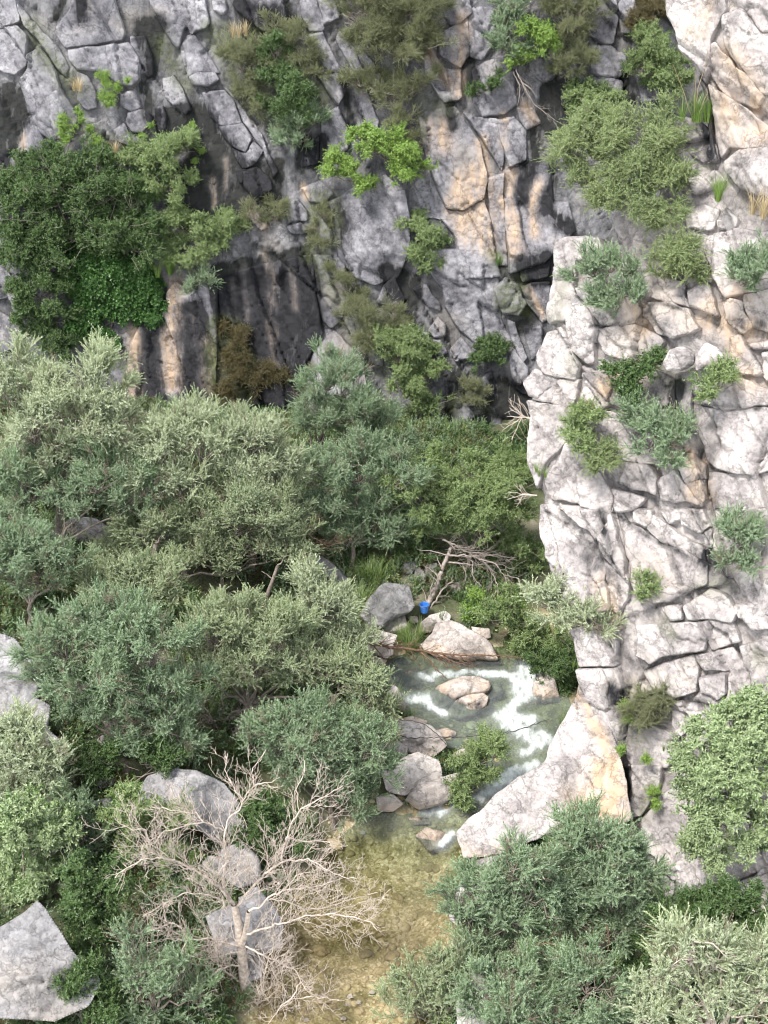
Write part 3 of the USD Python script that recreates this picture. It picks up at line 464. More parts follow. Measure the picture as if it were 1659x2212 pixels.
right_blocks = [
    (2, 1.5, [(1215, -120), (1470, -120), (1492, 60), (1430, 190), (1395, 310), (1372, 362), (1340, 290), (1275, 200), (1270, 130), (1240, 70)]), (2, 1.75, [(1480, 90), (1560, 70), (1640, 180), (1700, 200), (1700, 390), (1640, 402), (1560, 300), (1500, 250), (1470, 180)]),
    (2, 1.6, [(1510, -120), (1720, -120), (1720, 160), (1659, 160), (1600, 90), (1530, 50)]), (2, 1.6, [(1400, 205), (1440, 195), (1500, 260), (1560, 330), (1652, 430), (1610, 472), (1510, 420), (1440, 360), (1405, 300)]),
    (2, 1.5, [(1412, 380), (1510, 440), (1600, 500), (1640, 540), (1720, 600), (1720, 650), (1560, 640), (1480, 620), (1440, 662), (1420, 560)]), (2, 1.85, [(1450, 682), (1520, 642), (1720, 655), (1720, 870), (1580, 832), (1500, 792), (1462, 730)]),
    (2, 1.1, [(1376, 330), (1406, 380), (1412, 560), (1445, 690), (1430, 700), (1396, 500)]), (2, .9, [(1230, 540), (1270, 505), (1330, 508), (1402, 570), (1380, 592), (1310, 602), (1250, 580)]), (2, .6, [(1200, 660), (1310, 640), (1350, 700), (1310, 762), (1190, 742)]), (2, .75, [(1340, 645), (1425, 620), (1445, 700), (1380, 692)]),
    (2, .7, [(1310, 764), (1440, 730), (1482, 790), (1330, 832)]), (2, .6, [(1300, 890), (1380, 880), (1447, 900), (1420, 992), (1300, 982)]), (2, .95, [(1430, 945), (1480, 910), (1537, 962), (1520, 998), (1440, 992)]),
    (0, 1.25, [(1530, 510), (1600, 498), (1720, 512), (1720, 635), (1660, 628), (1615, 632), (1570, 642), (1545, 595), (1522, 545)]), (0, .55, [(1200, 520), (1258, 508), (1292, 516), (1308, 550), (1240, 560), (1228, 640), (1222, 690), (1178, 700), (1182, 620), (1192, 560)]),
    (4, .6, [(780, 262), (800, 150), (900, 240), (928, 310), (900, 380), (900, 460), (870, 470), (800, 400)]), (4, .55, [(960, 60), (1100, 60), (1290, 110), (1328, 225), (1200, 188), (1110, 168), (1060, 158), (980, 100)]),
    (4, .8, [(825, 140), (930, 130), (1060, 180), (1112, 220), (1080, 280), (1000, 307), (930, 302), (880, 230)]), (4, .7, [(940, 315), (1080, 292), (1200, 370), (1150, 432), (1050, 442), (960, 420), (920, 360)]), (4, .65, [(1130, 200), (1230, 202), (1330, 242), (1370, 312), (1250, 352), (1170, 322), (1110, 250)]),
    (4, .8, [(1322, 150), (1400, 110), (1450, 270), (1392, 252), (1332, 220)]), (4, 1.15, [(1560, 170), (1720, 145), (1720, 330), (1590, 292), (1560, 222)]), (4, 1.0, [(1470, 200), (1500, 185), (1555, 190), (1560, 232), (1590, 300), (1550, 332), (1480, 280)]),
    (4, .8, [(1490, 440), (1500, 350), (1545, 338), (1590, 420), (1632, 520), (1560, 512), (1500, 480)]), (4, .6, [(1590, 372), (1720, 360), (1720, 402), (1595, 396)]), (4, .9, [(1632, 420), (1720, 405), (1720, 580), (1640, 520)]),
    (4, .75, [(595, 542), (650, 480), (690, 502), (722, 560), (650, 612), (620, 600)]), (4, .6, [(690, 322), (770, 300), (792, 390), (832, 460), (820, 530), (700, 508), (660, 440)]), (4, .65, [(700, 512), (820, 535), (812, 640), (780, 652), (640, 612), (722, 560)]), (4, .7, [(842, 502), (960, 500), (977, 560), (960, 640), (900, 662), (850, 620)]),
    (4, .35, [(962, 525), (1040, 490), (1150, 482), (1250, 540), (1260, 652), (1050, 660), (968, 640)]), (4, .6, [(1262, 502), (1335, 492), (1330, 620), (1340, 762), (1280, 720), (1262, 580)]), (4, 1.1, [(1340, 492), (1400, 482), (1560, 530), (1640, 560), (1720, 600), (1720, 648), (1640, 652), (1480, 652), (1390, 640), (1332, 600)]),
    (4, 1.2, [(1330, 642), (1390, 656), (1480, 664), (1720, 664), (1720, 912), (1600, 932), (1500, 932), (1440, 922), (1390, 882), (1352, 760)]), (4, .6, [(628, 622), (780, 660), (842, 720), (858, 810), (780, 795), (690, 885), (652, 1000), (625, 900)]), (4, .75, [(720, 902), (790, 800), (860, 842), (920, 940), (962, 1020), (962, 1106), (730, 1042), (700, 960)]),
    (4, .5, [(864, 840), (905, 842), (950, 980), (990, 1110), (966, 1106)]), (4, .7, [(1030, 892), (1130, 900), (1172, 960), (1170, 1028), (1090, 1008), (1010, 988)]), (4, .75, [(970, 1002), (1060, 1032), (1102, 1060), (1060, 1102), (1010, 1106)]), (4, .6, [(1172, 972), (1260, 930), (1292, 962), (1380, 1072), (1320, 1062), (1190, 1062)]),
    (4, .7, [(1262, 890), (1330, 850), (1390, 902), (1395, 960), (1310, 982)]), (4, .75, [(1290, 984), (1390, 970), (1405, 1050), (1385, 1077)]), (4, .95, [(1400, 932), (1440, 930), (1550, 942), (1720, 936), (1720, 1130), (1415, 1120), (1395, 1000)]), (4, .5, [(880, 668), (1050, 668), (1250, 662), (1330, 820), (1250, 902), (1100, 892), (960, 862), (900, 760)]),
    (6, .75, [(648, -30), (740, -30), (850, 62), (930, 132), (965, 220), (958, 300), (965, 425), (870, 432), (760, 362), (690, 202), (657, 90)]), (6, .85, [(755, -20), (965, -10), (1040, 212), (1052, 285), (980, 222), (880, 82)]), (6, 1.0, [(962, 225), (1058, 285), (1050, 372), (1010, 442), (972, 432)]),
    (6, .8, [(990, -10), (1050, 52), (1110, 82), (1210, 132), (1390, 232), (1390, 320), (1240, 372), (1100, 392), (1062, 300), (1042, 160)]), (6, .7, [(1070, -10), (1140, 0), (1130, 72), (1080, 50)]), (6, .75, [(1150, 12), (1220, 62), (1260, 92), (1380, 162), (1385, 222), (1220, 142), (1140, 72)]), (6, .7, [(1180, -10), (1262, -10), (1270, 40), (1220, 52)]),
    (6, .75, [(1270, -10), (1385, -10), (1410, 50), (1360, 92), (1280, 62)]), (6, .7, [(1372, 94), (1412, 62), (1422, 140), (1387, 162)]), (6, .55, [(1392, 232), (1440, 242), (1492, 290), (1440, 312), (1396, 322)]), (6, .7, [(1425, -10), (1720, -10), (1720, 455), (1640, 440), (1560, 382), (1480, 262), (1430, 150)]),
    (6, 1.1, [(1305, 402), (1400, 340), (1480, 372), (1530, 432), (1490, 478), (1380, 462), (1320, 452)]), (6, 1.0, [(1530, 402), (1590, 400), (1720, 470), (1720, 502), (1580, 502), (1540, 462)]), (6, 1.05, [(1085, 492), (1210, 480), (1330, 472), (1400, 540), (1390, 592), (1250, 622), (1150, 662), (1085, 622)]), (6, .75, [(1210, 412), (1300, 390), (1310, 450), (1240, 462)]),
    (6, .85, [(1332, 482), (1490, 490), (1532, 560), (1420, 588), (1402, 532)]), (6, 1.0, [(1115, 692), (1250, 642), (1335, 620), (1352, 680), (1350, 782), (1260, 802), (1160, 762)]), (6, 1.0, [(1345, 622), (1480, 602), (1560, 700), (1580, 832), (1482, 822), (1480, 702), (1380, 680)]), (6, 1.1, [(1372, 722), (1470, 712), (1480, 790), (1440, 822), (1376, 790)]),
    (6, .9, [(1540, 582), (1640, 560), (1720, 600), (1720, 780), (1600, 792), (1560, 680)]), (6, .85, [(1290, 852), (1360, 792), (1560, 832), (1640, 840), (1640, 990), (1480, 992), (1300, 1002)]), (6, .9, [(1230, 832), (1282, 822), (1290, 950), (1260, 972), (1240, 920)]), (6, .9, [(850, 682), (1000, 672), (1042, 740), (1022, 850), (1037, 1010), (1000, 1042), (950, 960), (900, 850)]),
    (6, .6, [(838, 782), (858, 740), (900, 860), (950, 972), (1010, 1106), (960, 1090), (870, 930)]), (6, .6, [(820, 500), (900, 482), (1000, 560), (1010, 660), (860, 662)]), (6, .7, [(1090, 742), (1170, 762), (1100, 802)]), (6, .6, [(1035, 1012), (1050, 900), (1230, 962), (1290, 1012), (1200, 1110), (1050, 1110)]),
    (8, .7, [(1062, -10), (1180, 0), (1170, 122), (1120, 212), (1068, 215), (1064, 100)]), (8, .9, [(1130, 212), (1250, 60), (1302, 130), (1302, 330), (1400, 522), (1330, 602), (1260, 522), (1180, 382), (1120, 332)]), (8, .8, [(1500, 542), (1640, 440), (1720, 440), (1720, 640), (1560, 612)]), (8, .7, [(1320, 120), (1500, 100), (1659, 150), (1720, 420), (1480, 520), (1320, 320)]),
]
right = thing('rock_cliff', 'pale cracked limestone crag filling the right side above the stream', 'cliff', kind='structure')
right_blocks = [(.30 + .45 * off + max(0, off - 1.2) * .9, pts if k == 0 else tile(k, pts)) for k, off, pts in right_blocks]
RIGHT.set_blocks([np.mean(RIGHT.px(p, o), 0) for o, p in right_blocks], [1.25 * o - .2 for o, p in right_blocks])
def right_face():
    rng = np.random.default_rng(5); poly = rough_outline(RIGHT.px(right_outline, .5), .12, .16, 4)
    p, tri, nb = fill(poly, .075, rng, [0, .02, .08, .2])
    d = shapely.distance(shapely.points(p), poly.exterior); prof = 1 - np.sqrt(np.clip(1 - (1 - np.clip(d / .6, 0, 1)) ** 2, 0, 1))
    h = RIGHT.macro(p) + crag(p, 8, -.9) - prof * .6 - .20
    h[:nb] = -4.5
    part(right, 'rock_face', (RIGHT.world(p, h), tri), M['pale_rock'], True, stain_of(RIGHT, R_ST, p, (.10, .02, .05)))
right_face()
for i, (off, pts) in enumerate(right_blocks):
    cliff_block(right, RIGHT, pts, off, M['pale_rock'], R_ST, 2000 + i, rot=-.9, step=.05, keep=.85, crag_seed=8, gap=-.035, rough=.12)

# ================================================================ BOULDERS
def boulder(label, px, depth=.55, mat='boulder', sink=0.1, Y=None, seed=0, group=None, name='boulder', cat='boulder', stains=None, spread=(0, 0, 0), step=.055, wetline=True, on=None):
    px = np.asarray(px, float); rng = np.random.default_rng(seed + 77); c = px.mean(0); low = px[np.argmax(px[:, 1])]
    if on is not None: P0 = on.hit([c], 1.3)[0]
    elif Y is not None: P0 = at(c[0], c[1], Y)
    else:
        g = ground_hit(low[0] * .3 + c[0] * .7, low[1] - 2); P0 = at(c[0], c[1], g[1])
    N = CAM - P0; N /= np.linalg.norm(N); N = N + np.array([0, 0, .25]); pl = Plane(P0, N)
    poly = rough_outline(pl.px(px), step * 1.5, .05 + .035 * math.sqrt(Polygon(pl.px(px)).area), seed); p, tri, nb = fill(poly, step, rng, [0, .01, .05, .12])
    d = shapely.distance(shapely.points(p), poly.exterior); size = math.sqrt(poly.area); R = d.max(); D = depth * size; cc = np.array(poly.centroid.coords[0])
    prof = np.sqrt(np.clip(1 - (1 - np.clip(d / (R * .85), 0, 1)) ** 2, 0, 1))
    h = D * prof
    for k in range(6):
        a = rng.uniform(0, 2 * math.pi); h = np.minimum(h, D * rng.uniform(.5, .8) + ((p - cc) @ np.array([math.cos(a), math.sin(a)])) * rng.uniform(.2, .9))
    top = ((p - cc) @ np.array([0, 1.0])); h = np.minimum(h, D * .8 - top * .8)
    det = rock_detail(p, seed + 300, -.4, .8) * np.clip(d / .15, 0, 1)
    front = pl.world(p, np.maximum(h, 0) + det); bk = -.8 * D * prof - .3 * det; bk[:nb] = 0; front[:nb] = pl.world(p[:nb], np.zeros(nb))
    back_v = pl.world(p, bk); n = len(p); f2 = tri[:, ::-1].copy(); f2 = np.where(f2 < nb, f2, f2 + n - nb); V = np.vstack([front, back_v[nb:]]); F = np.vstack([tri, f2])
    V = V - N / np.linalg.norm(N) * D * .15
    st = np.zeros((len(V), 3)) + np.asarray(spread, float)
    if wetline:
        hgt = V[:, 2] - level(V[:, 1]); st[:, 0] = np.maximum(st[:, 0], .55 * (1 - smooth01((hgt - .02) / .14))); st[:, 1] = np.maximum(st[:, 1], .55 * (1 - smooth01((hgt - .12) / .30)))
    if stains:
        sp = np.vstack([p, p[nb:]]); st = np.maximum(st, stain_of(pl, stains, sp))
    q = numbered('/World/' + name); m = usdkit.mesh(stage, q, (V, F), M[mat], smooth=True)
    UsdGeom.PrimvarsAPI(m).CreatePrimvar('stain', Sdf.ValueTypeNames.Color3fArray, 'vertex').Set(Vt.Vec3fArray.FromNumpy(st.astype(np.float32)))
    tag(m, label, cat, group)
    return q
boulder('big leaning slab with an orange scar at the foot of the right crag', [(985, 1795), (1060, 1722), (1120, 1676), (1178, 1648), (1190, 1600), (1215, 1558), (1236, 1515), (1272, 1515), (1320, 1580), (1356, 1660), (1366, 1770), (1290, 1790), (1220, 1790), (1150, 1815), (1080, 1848), (1000, 1855)], .30, 'pale_rock', seed=1, Y=24.9, stains=[(1, 0, 1.0, tile(8, [(860, 90), (930, -10), (1000, -10), (1035, 190), (960, 175), (820, 200)])), (1, .16, 1.0, tile(6, [(850, 770), (890, 880), (950, 980), (1000, 1100)])), (1, .3, .5, tile(8, [(800, 120), (900, 20)]))])
boulder('dark cratered boulder left of the blue bucket', S([(70, 640), (90, 560), (150, 490), (220, 420), (270, 390), (440, 400), (470, 460), (490, 560), (440, 620), (400, 640), (280, 690), (240, 735), (150, 742)]), .6, 'dull_rock', seed=2, spread=(.22, 0, .1))
boulder('small white pointed boulder in front of the dark cratered one', S([(248, 700), (290, 640), (350, 590), (410, 640), (440, 720), (380, 775), (250, 768)]), .6, 'pale_rock', seed=3, spread=(0, .15, 0))
boulder('flat pinkish boulder beneath the left end of the fallen branch', S([(75, 790), (200, 750), (270, 770), (360, 790), (320, 860), (330, 940), (270, 972), (90, 910)]), .5, seed=4)
boulder('largest grey stream boulder, behind the fallen branch', S([(520, 860), (610, 770), (650, 690), (760, 670), (890, 730), (1000, 790), (1080, 850), (1120, 930), (1140, 970), (900, 985), (650, 950), (560, 905)]), .55, seed=5)
boulder('oblong pale boulder just below the blue bucket', S([(520, 690), (590, 630), (720, 605), (772, 640), (760, 690), (660, 720), (600, 770), (530, 775)]), .5, seed=6)
boulder('flat block at the upper right shoulder of the largest stream boulder', S([(920, 720), (1060, 740), (1072, 810), (1000, 830), (930, 790)]), .5, seed=7)
boulder('low grey stone between the white pointed boulder and the bucket', S([(430, 645), (510, 640), (517, 690), (470, 705)]), .5, seed=8)
boulder('round domed boulder with a grass tuft in mid stream', S([(568, 1320), (600, 1240), (680, 1170), (760, 1130), (850, 1100), (980, 1090), (1052, 1140), (1062, 1200), (1000, 1250), (880, 1270), (780, 1330), (650, 1340)]), .55, seed=9)
boulder('smooth oval boulder in front of the domed one', S([(738, 1350), (790, 1290), (900, 1240), (1010, 1228), (1052, 1260), (1030, 1330), (920, 1410), (820, 1440), (760, 1410)]), .55, seed=10)
boulder('brown edged rock on the right end of the domed boulder', S([(1050, 1170), (1140, 1150), (1175, 1240), (1060, 1300), (1020, 1250)]), .5, seed=11)
boulder('tilted white stone on the left edge of the riffle', S([(280, 1230), (310, 1165), (360, 1190), (432, 1320), (400, 1390), (340, 1370)]), .5, 'pale_rock', seed=12)
boulder('brown wet boulder on the right of the white cascade', S([(1390, 1280), (1400, 1130), (1450, 1060), (1560, 1120), (1610, 1300), (1450, 1312)]), .5, seed=13, spread=(.1, .2, 0))
boulder('small brown stone at the upper left of the riffle', S([(325, 1070), (350, 1040), (405, 1042), (412, 1085), (340, 1105)]), .55, seed=14, spread=(.1, .35, 0))
boulder('brown lumpy stone left of the riffle', S([(350, 1150), (420, 1070), (490, 1060), (532, 1120), (520, 1180), (400, 1185)]), .55, seed=15, spread=(.1, .25, 0))
boulder('broad tan boulder left of the stream under the hanging stems', S([(90, 1560), (200, 1460), (330, 1440), (480, 1450), (600, 1480), (690, 1540), (740, 1640), (640, 1720), (420, 1700), (200, 1660)]), .45, seed=16)
boulder('narrow tan boulder reaching into the stream from the broad one', S([(640, 1520), (720, 1500), (812, 1540), (792, 1590), (690, 1590)]), .5, seed=17)
boulder('big blocky boulder with a cleft at the outlet of the riffle', tile(8, [(-10, 10), (60, -30), (150, -70), (235, -40), (258, 50), (180, 90), (80, 112), (10, 90)]), .5, seed=18)
boulder('dark footed boulder beside the little fall into the pool', tile(8, [(92, 140), (140, 70), (250, 40), (330, 15), (312, 115), (220, 165), (150, 182)]), .5, seed=19)
boulder('pointed stone beside the stream below the hanging stems', tile(6, [(265, 1065), (330, 1020), (390, 1005), (422, 1030), (350, 1075), (290, 1095)]), .5, seed=20)
boulder('low wet stone at the head of the green pool', tile(8, [(103, 205), (190, 212), (202, 238), (130, 246)]), .4, seed=21)
boulder('split brown rock standing in the head of the pool', tile(8, [(128, 290), (180, 250), (250, 265), (302, 292), (240, 345), (195, 365)]), .55, seed=22, spread=(.05, .25, 0))
boulder('sunken yellow brown rock in the lower pool', tile(8, [(140, 890), (205, 845), (215, 880), (180, 930), (150, 925)]), .5, seed=23, spread=(.1, .6, .1))
boulder('white boulder jutting out beneath the leaning slab', tile(8, [(385, 400), (520, 368), (560, 400), (530, 470), (430, 490)]), .55, 'pale_rock', seed=24)
boulder('white round boulder half covered by the green bush at the pool edge', tile(8, [(272, 570), (330, 490), (480, 490), (520, 600), (450, 680), (380, 705), (290, 660)]), .55, 'pale_rock', seed=25)
boulder('pale rock low behind the bush at the pool right edge', tile(8, [(308, 900), (380, 860), (460, 930), (480, 1106), (310, 1140)]), .45, 'pale_rock', seed=26)
boulder('oblong log shaped rock left of the crater boulder', tile(5, [(1358, 200), (1385, 182), (1440, 222), (1512, 290), (1512, 352), (1470, 345), (1400, 262)]), .5, 'dull_rock', seed=27)
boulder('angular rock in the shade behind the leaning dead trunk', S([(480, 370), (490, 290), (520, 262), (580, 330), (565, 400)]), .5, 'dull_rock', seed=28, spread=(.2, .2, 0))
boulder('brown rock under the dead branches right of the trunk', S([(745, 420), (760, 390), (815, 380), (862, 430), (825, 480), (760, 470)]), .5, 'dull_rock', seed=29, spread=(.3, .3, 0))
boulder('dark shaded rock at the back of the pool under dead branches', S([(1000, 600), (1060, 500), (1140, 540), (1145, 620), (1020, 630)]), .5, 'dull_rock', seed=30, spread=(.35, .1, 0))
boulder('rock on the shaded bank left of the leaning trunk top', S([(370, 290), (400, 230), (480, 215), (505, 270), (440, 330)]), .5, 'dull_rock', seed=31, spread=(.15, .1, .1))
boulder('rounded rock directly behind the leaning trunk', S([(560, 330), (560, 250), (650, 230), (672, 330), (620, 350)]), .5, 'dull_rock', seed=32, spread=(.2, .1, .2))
boulder('flat pale rock at the left picture edge beside the round olive', tile(5, [(-60, 500), (60, 540), (150, 650), (190, 760), (120, 860), (-60, 900)]), .4, 'dull_rock', seed=33)
boulder('long pale rock sloping under the round olive on the left', tile(5, [(95, 860), (150, 795), (222, 830), (205, 940), (285, 1000), (280, 1060), (200, 1010), (120, 960)]), .4, 'dull_rock', seed=34)
boulder('pale broken rock in the gap below the upper left olive', tile(5, [(270, 60), (320, 20), (420, 30), (500, 80), (510, 130), (400, 140), (290, 120)]), .4, 'pale_rock', seed=35)
boulder('small pinkish rock in the gap left of the thin stump', tile(5, [(488, 200), (530, 178), (545, 225), (500, 236)]), .5, 'pale_rock', seed=36)
boulder('pale rock behind the thin stump among the olives', tile(5, [(590, 205), (620, 165), (700, 172), (725, 195), (690, 220)]), .5, 'pale_rock', seed=37)
boulder('white upright rock near the orange leaves on the left bank', tile(7, [(388, 40), (440, -5), (482, 15), (490, 70), (430, 90)]), .5, 'pale_rock', seed=38)
boulder('grey flat rock just under the white upright rock', tile(7, [(385, 145), (470, 118), (510, 165), (430, 190)]), .5, 'dull_rock', seed=39)
boulder('large whitish grey slab behind the top of the bare tree', tile(7, [(560, 120), (640, 30), (710, -10), (850, 10), (980, 70), (1060, 180), (1050, 290), (960, 330), (850, 270), (760, 230), (670, 210), (590, 180)]), .4, 'dull_rock', seed=40)
boulder('grey rock behind the right limb of the bare tree, below the whitish slab', tile(7, [(950, 350), (1050, 310), (1130, 390), (1140, 490), (1030, 520), (940, 450)]), .5, 'dull_rock', seed=41)
boulder('white lump of rock behind the left limb of the bare tree', tile(7, [(865, 420), (900, 375), (970, 388), (995, 430), (930, 468)]), .5, 'pale_rock', seed=42)
boulder('tall grey rock at the water edge behind the bare tree trunk', tile(7, [(1030, 560), (1110, 505), (1175, 580), (1225, 680), (1215, 770), (1140, 810), (1040, 780)]), .45, 'dull_rock', seed=43)
boulder('grey rock standing against the bare tree trunk', tile(7, [(880, 640), (1000, 570), (1060, 680), (1065, 810), (940, 800)]), .45, 'dull_rock', seed=44)
boulder('rounded grey rock at the foot of the bare tree by the pool', tile(7, [(1020, 820), (1080, 770), (1145, 800), (1130, 900), (1060, 930)]), .5, 'dull_rock', seed=45)
boulder('huge smooth grey rock in the lower left corner', tile(7, [(-80, 720), (0, 680), (120, 600), (165, 568), (205, 620), (272, 720), (320, 800), (430, 862), (440, 930), (380, 1020), (240, 1090), (-80, 1080)]), .35, 'dull_rock', seed=46)
boulder('rounded perched boulder on the crag ledge, left of a pair', tile(4, [(1203, 455), (1230, 402), (1290, 384), (1342, 422), (1336, 462), (1280, 497), (1220, 497)]), .6, 'pale_rock', seed=47, on=RIGHT, wetline=False)
boulder('pointed perched boulder on the crag ledge, right of a pair', tile(4, [(1342, 425), (1390, 366), (1440, 390), (1477, 432), (1430, 472), (1380, 484), (1345, 500)]), .6, 'pale_rock', seed=48, on=RIGHT, wetline=False)
boulder('brownish rock below the ledge rock at the right edge', tile(8, [(1490, 560), (1600, 470), (1720, 430), (1720, 640), (1560, 640)]), .4, 'boulder', seed=63, wetline=False)
for i, (lab, pts) in enumerate([('tan angular rock on the left bank above the broad boulder', S([(50, 1340), (150, 1305), (285, 1420), (270, 1470), (120, 1440)])), ('small white stone at the tip of the tilted white one', S([(295, 1460), (300, 1425), (340, 1396), (386, 1440), (370, 1470)])), ('small stone in the flow below the broad tan boulder', S([(845, 1615), (880, 1582), (935, 1595), (925, 1635), (870, 1645)])),
        ('wet stone in the lower cascade before the green bush', S([(1025, 1570), (1080, 1535), (1130, 1580), (1105, 1630), (1040, 1620)])), ('rubble stone between flat pinkish boulder and riffle', S([(330, 985), (390, 960), (440, 990), (420, 1025), (350, 1025)])), ('low stone left of the small white pointed boulder', S([(120, 975), (200, 945), (280, 975), (250, 1020), (150, 1015)])),
        ('dark stone in the riffle left of the domed boulder', S([(560, 1130), (620, 1105), (655, 1135), (630, 1165), (570, 1165)])), ('pale rock showing among olive twigs below the spreading olive', tile(5, [(1330, 910), (1370, 885), (1395, 930), (1360, 955)])), ('pinkish rock in the gap behind the dark olive bush', tile(5, [(1540, 830), (1600, 840), (1659, 900), (1640, 940), (1570, 890)])), ('brown edged rubble at the left end of the blocky cleft boulder', tile(8, [(-40, 120), (40, 108), (90, 150), (40, 185), (-30, 180)])), ('grey rock on the bank above the two joined blocky boulders', tile(6, [(-30, 1010), (40, 975), (110, 1010), (100, 1060), (0, 1075)])), ('low pale rock between tilted white stone and broad tan boulder', tile(6, [(60, 900), (120, 880), (190, 900), (170, 935), (90, 940)])), ('pale stones on the bank under the round olive', tile(5, [(420, 990), (450, 960), (470, 1000), (440, 1050)]))]):
    boulder(lab, pts, .5, 'boulder', seed=70 + i, step=.045)
for i, (x, y) in enumerate([(1320, 1090), (1510, 985), (1500, 1020), (1545, 1010), (1605, 970), (1480, 1085), (1570, 280)]):
    boulder(['small white stone among pebbles, first below the bare tree limb', 'topmost white stone of the little heap on the gravel', 'left white stone of the little heap on the gravel', 'right white stone of the little heap on the gravel', 'lone grey stone right of the gravel heap', 'white stone at the bottom edge left of the gravel', 'single pale stone at the upper left pool edge'][i],
            [(q[0], q[1]) for q in tile(7, [(x - 14, y + 6), (x - 8, y - 9), (x + 7, y - 11), (x + 16, y), (x + 10, y + 10)])], .6, 'pale_rock', seed=50 + i, step=.03, name='stone', cat='stone', wetline=False)

# loose stones on the stream bed: one low stone, repeated
rng = np.random.default_rng(31)
def pebble_mesh(seed):
    m = trimesh.creation.icosphere(2, 1.0); v = np.array(m.vertices); v = v * (0.75 + .5 * meshkit.fbm(v * 1.2 + seed * 9.1, 3, seed))[:, None] * np.array([1, .8, .5]); return v, np.array(m.faces)
def instancer(path, protos, pos, quat, scale, idx):
    pi = UsdGeom.PointInstancer.Define(stage, path)
    pi.CreatePrototypesRel().SetTargets([Sdf.Path(x) for x in protos])
    pi.CreateProtoIndicesAttr(Vt.IntArray.FromNumpy(np.asarray(idx, np.int32))); pi.CreatePositionsAttr(Vt.Vec3fArray.FromNumpy(np.asarray(pos, np.float32)))
    q = np.asarray(quat, np.float32); pi.CreateOrientationsAttr(Vt.QuathArray([Gf.Quath(float(a), float(b), float(c), float(d)) for a, b, c, d in q]))
    s = np.asarray(scale, np.float32); s = np.repeat(s[:, None], 3, 1) if s.ndim == 1 else s
    pi.CreateScalesAttr(Vt.Vec3fArray.FromNumpy(s))
    return pi
bed = []
while len(bed) < 2200:
    x, y = rng.uniform(bx0, bx1), rng.uniform(17, 34)
    d = dist_water(np.array([x]), np.array([y]))[0]
    if d < .5 and (d < 0 or rng.random() < .5): bed.append((x, y))
bed = np.array(bed); bz = terrain_z(bed[:, 0], bed[:, 1]); sc = np.clip(rng.lognormal(-3.25, .6, len(bed)), .015, .2)
ang = rng.uniform(0, 2 * math.pi, len(bed)); quat = np.stack([np.cos(ang / 2), 0 * ang, 0 * ang, np.sin(ang / 2)], -1)
pm = rock_mat('stream_pebbles', (0.12, 0.10, 0.055), (0.26, 0.21, 0.12), (0.46, 0.40, 0.28), (0.34, 0.25, 0.13), bump=.2)
path, _ = thing('stream_pebbles', 'tan and brown stones scattered over the shallow stream bed', 'pebbles', kind='stuff')
UsdGeom.PointInstancer.Define(stage, path + '/stones')
stones = ['%s/stones/stone%s' % (path, '' if k == 0 else '_%03d' % k) for k in range(3)]
for k in range(3): usdkit.mesh(stage, stones[k], pebble_mesh(k), pm, smooth=True)
instancer(path + '/stones', stones, np.column_stack([bed, bz + sc * .05]), quat, sc, rng.integers(0, 3, len(bed)))
PROTO_HOME = {}

# ================================================================ FOLIAGE
def leaf_quads(base, direc, normal, L, Wd, fold=.25):
    """pointed leaves: 4 triangles each (n x ...)"""
    side = np.cross(direc, normal); side /= np.linalg.norm(side, axis=1, keepdims=True) + 1e-9; n = len(base); L = L[:, None]; Wd = Wd[:, None]
    tip = base + direc * L; mid = base + direc * L * .45; l = mid + side * Wd / 2 + normal * Wd * fold; r = mid - side * Wd / 2 + normal * Wd * fold
    V = np.stack([base, l, tip, r, mid], 1).reshape(-1, 3); o = (np.arange(n) * 5)[:, None]
    F = np.concatenate([o + np.array([[0, 4, 1]]), o + np.array([[4, 2, 1]]), o + np.array([[0, 3, 4]]), o + np.array([[4, 3, 2]])], 0)
    return V, F
def sprig(seed, length=.5, shoots=4, spacing=.024, leaf=(.045, .07), width=.24, angle=.75, curve_=.25, spread=.55):
    rng = np.random.default_rng(seed); B, D, N = [], [], []
    stems = []
    axes = [(np.zeros(3), np.array([0, 0, 1.0]), length)]
    for k in range(shoots):
        t = rng.uniform(.1, .75); a = rng.uniform(0, 2 * math.pi); d = np.array([math.cos(a) * spread, math.sin(a) * spread, 1.0]); axes.append((np.array([0, 0, t * length]), d / np.linalg.norm(d), length * rng.uniform(.35, .65)))
    for o, d, L in axes:
        bend = rng.normal(0, curve_, 3); bend[2] = -abs(bend[2]) * .3; n = max(3, int(L / spacing)); a0 = rng.uniform(0, 6.28)
        ts = np.linspace(.12, 1, n); P = o + d * (ts * L)[:, None] + bend * (ts ** 2 * L)[:, None]; tang = d + bend * 2 * ts[:, None]; tang /= np.linalg.norm(tang, axis=1, keepdims=True)
        u = np.cross(d, [.3, .9, .1]); u /= np.linalg.norm(u); v = np.cross(d, u)
        for sgn in (0, math.pi):
            a = a0 + sgn + np.arange(n) * 1.6 + rng.normal(0, .4, n); rad = np.cos(a)[:, None] * u + np.sin(a)[:, None] * v; an = angle * rng.uniform(.6, 1.3, n)[:, None]
            dd = tang * np.cos(an) + rad * np.sin(an); B.append(P); D.append(dd); nn = tang * np.sin(an) - rad * np.cos(an) + rng.normal(0, .35, (n, 3)); N.append(nn / np.linalg.norm(nn, axis=1, keepdims=True))
        stems.append(P[::max(1, n // 3)])
    B, D, N = map(np.vstack, (B, D, N)); L = rng.uniform(*leaf, len(B)); V, F = leaf_quads(B, D, N, L, L * width * rng.uniform(.8, 1.2, len(B)))
    for s in stems:
        if len(s) > 1: tv, tf = tube([(s, np.linspace(.005, .002, len(s)), 3)]); F = np.vstack([F, tf + len(V)]); V = np.vstack([V, tv])
    return V, F
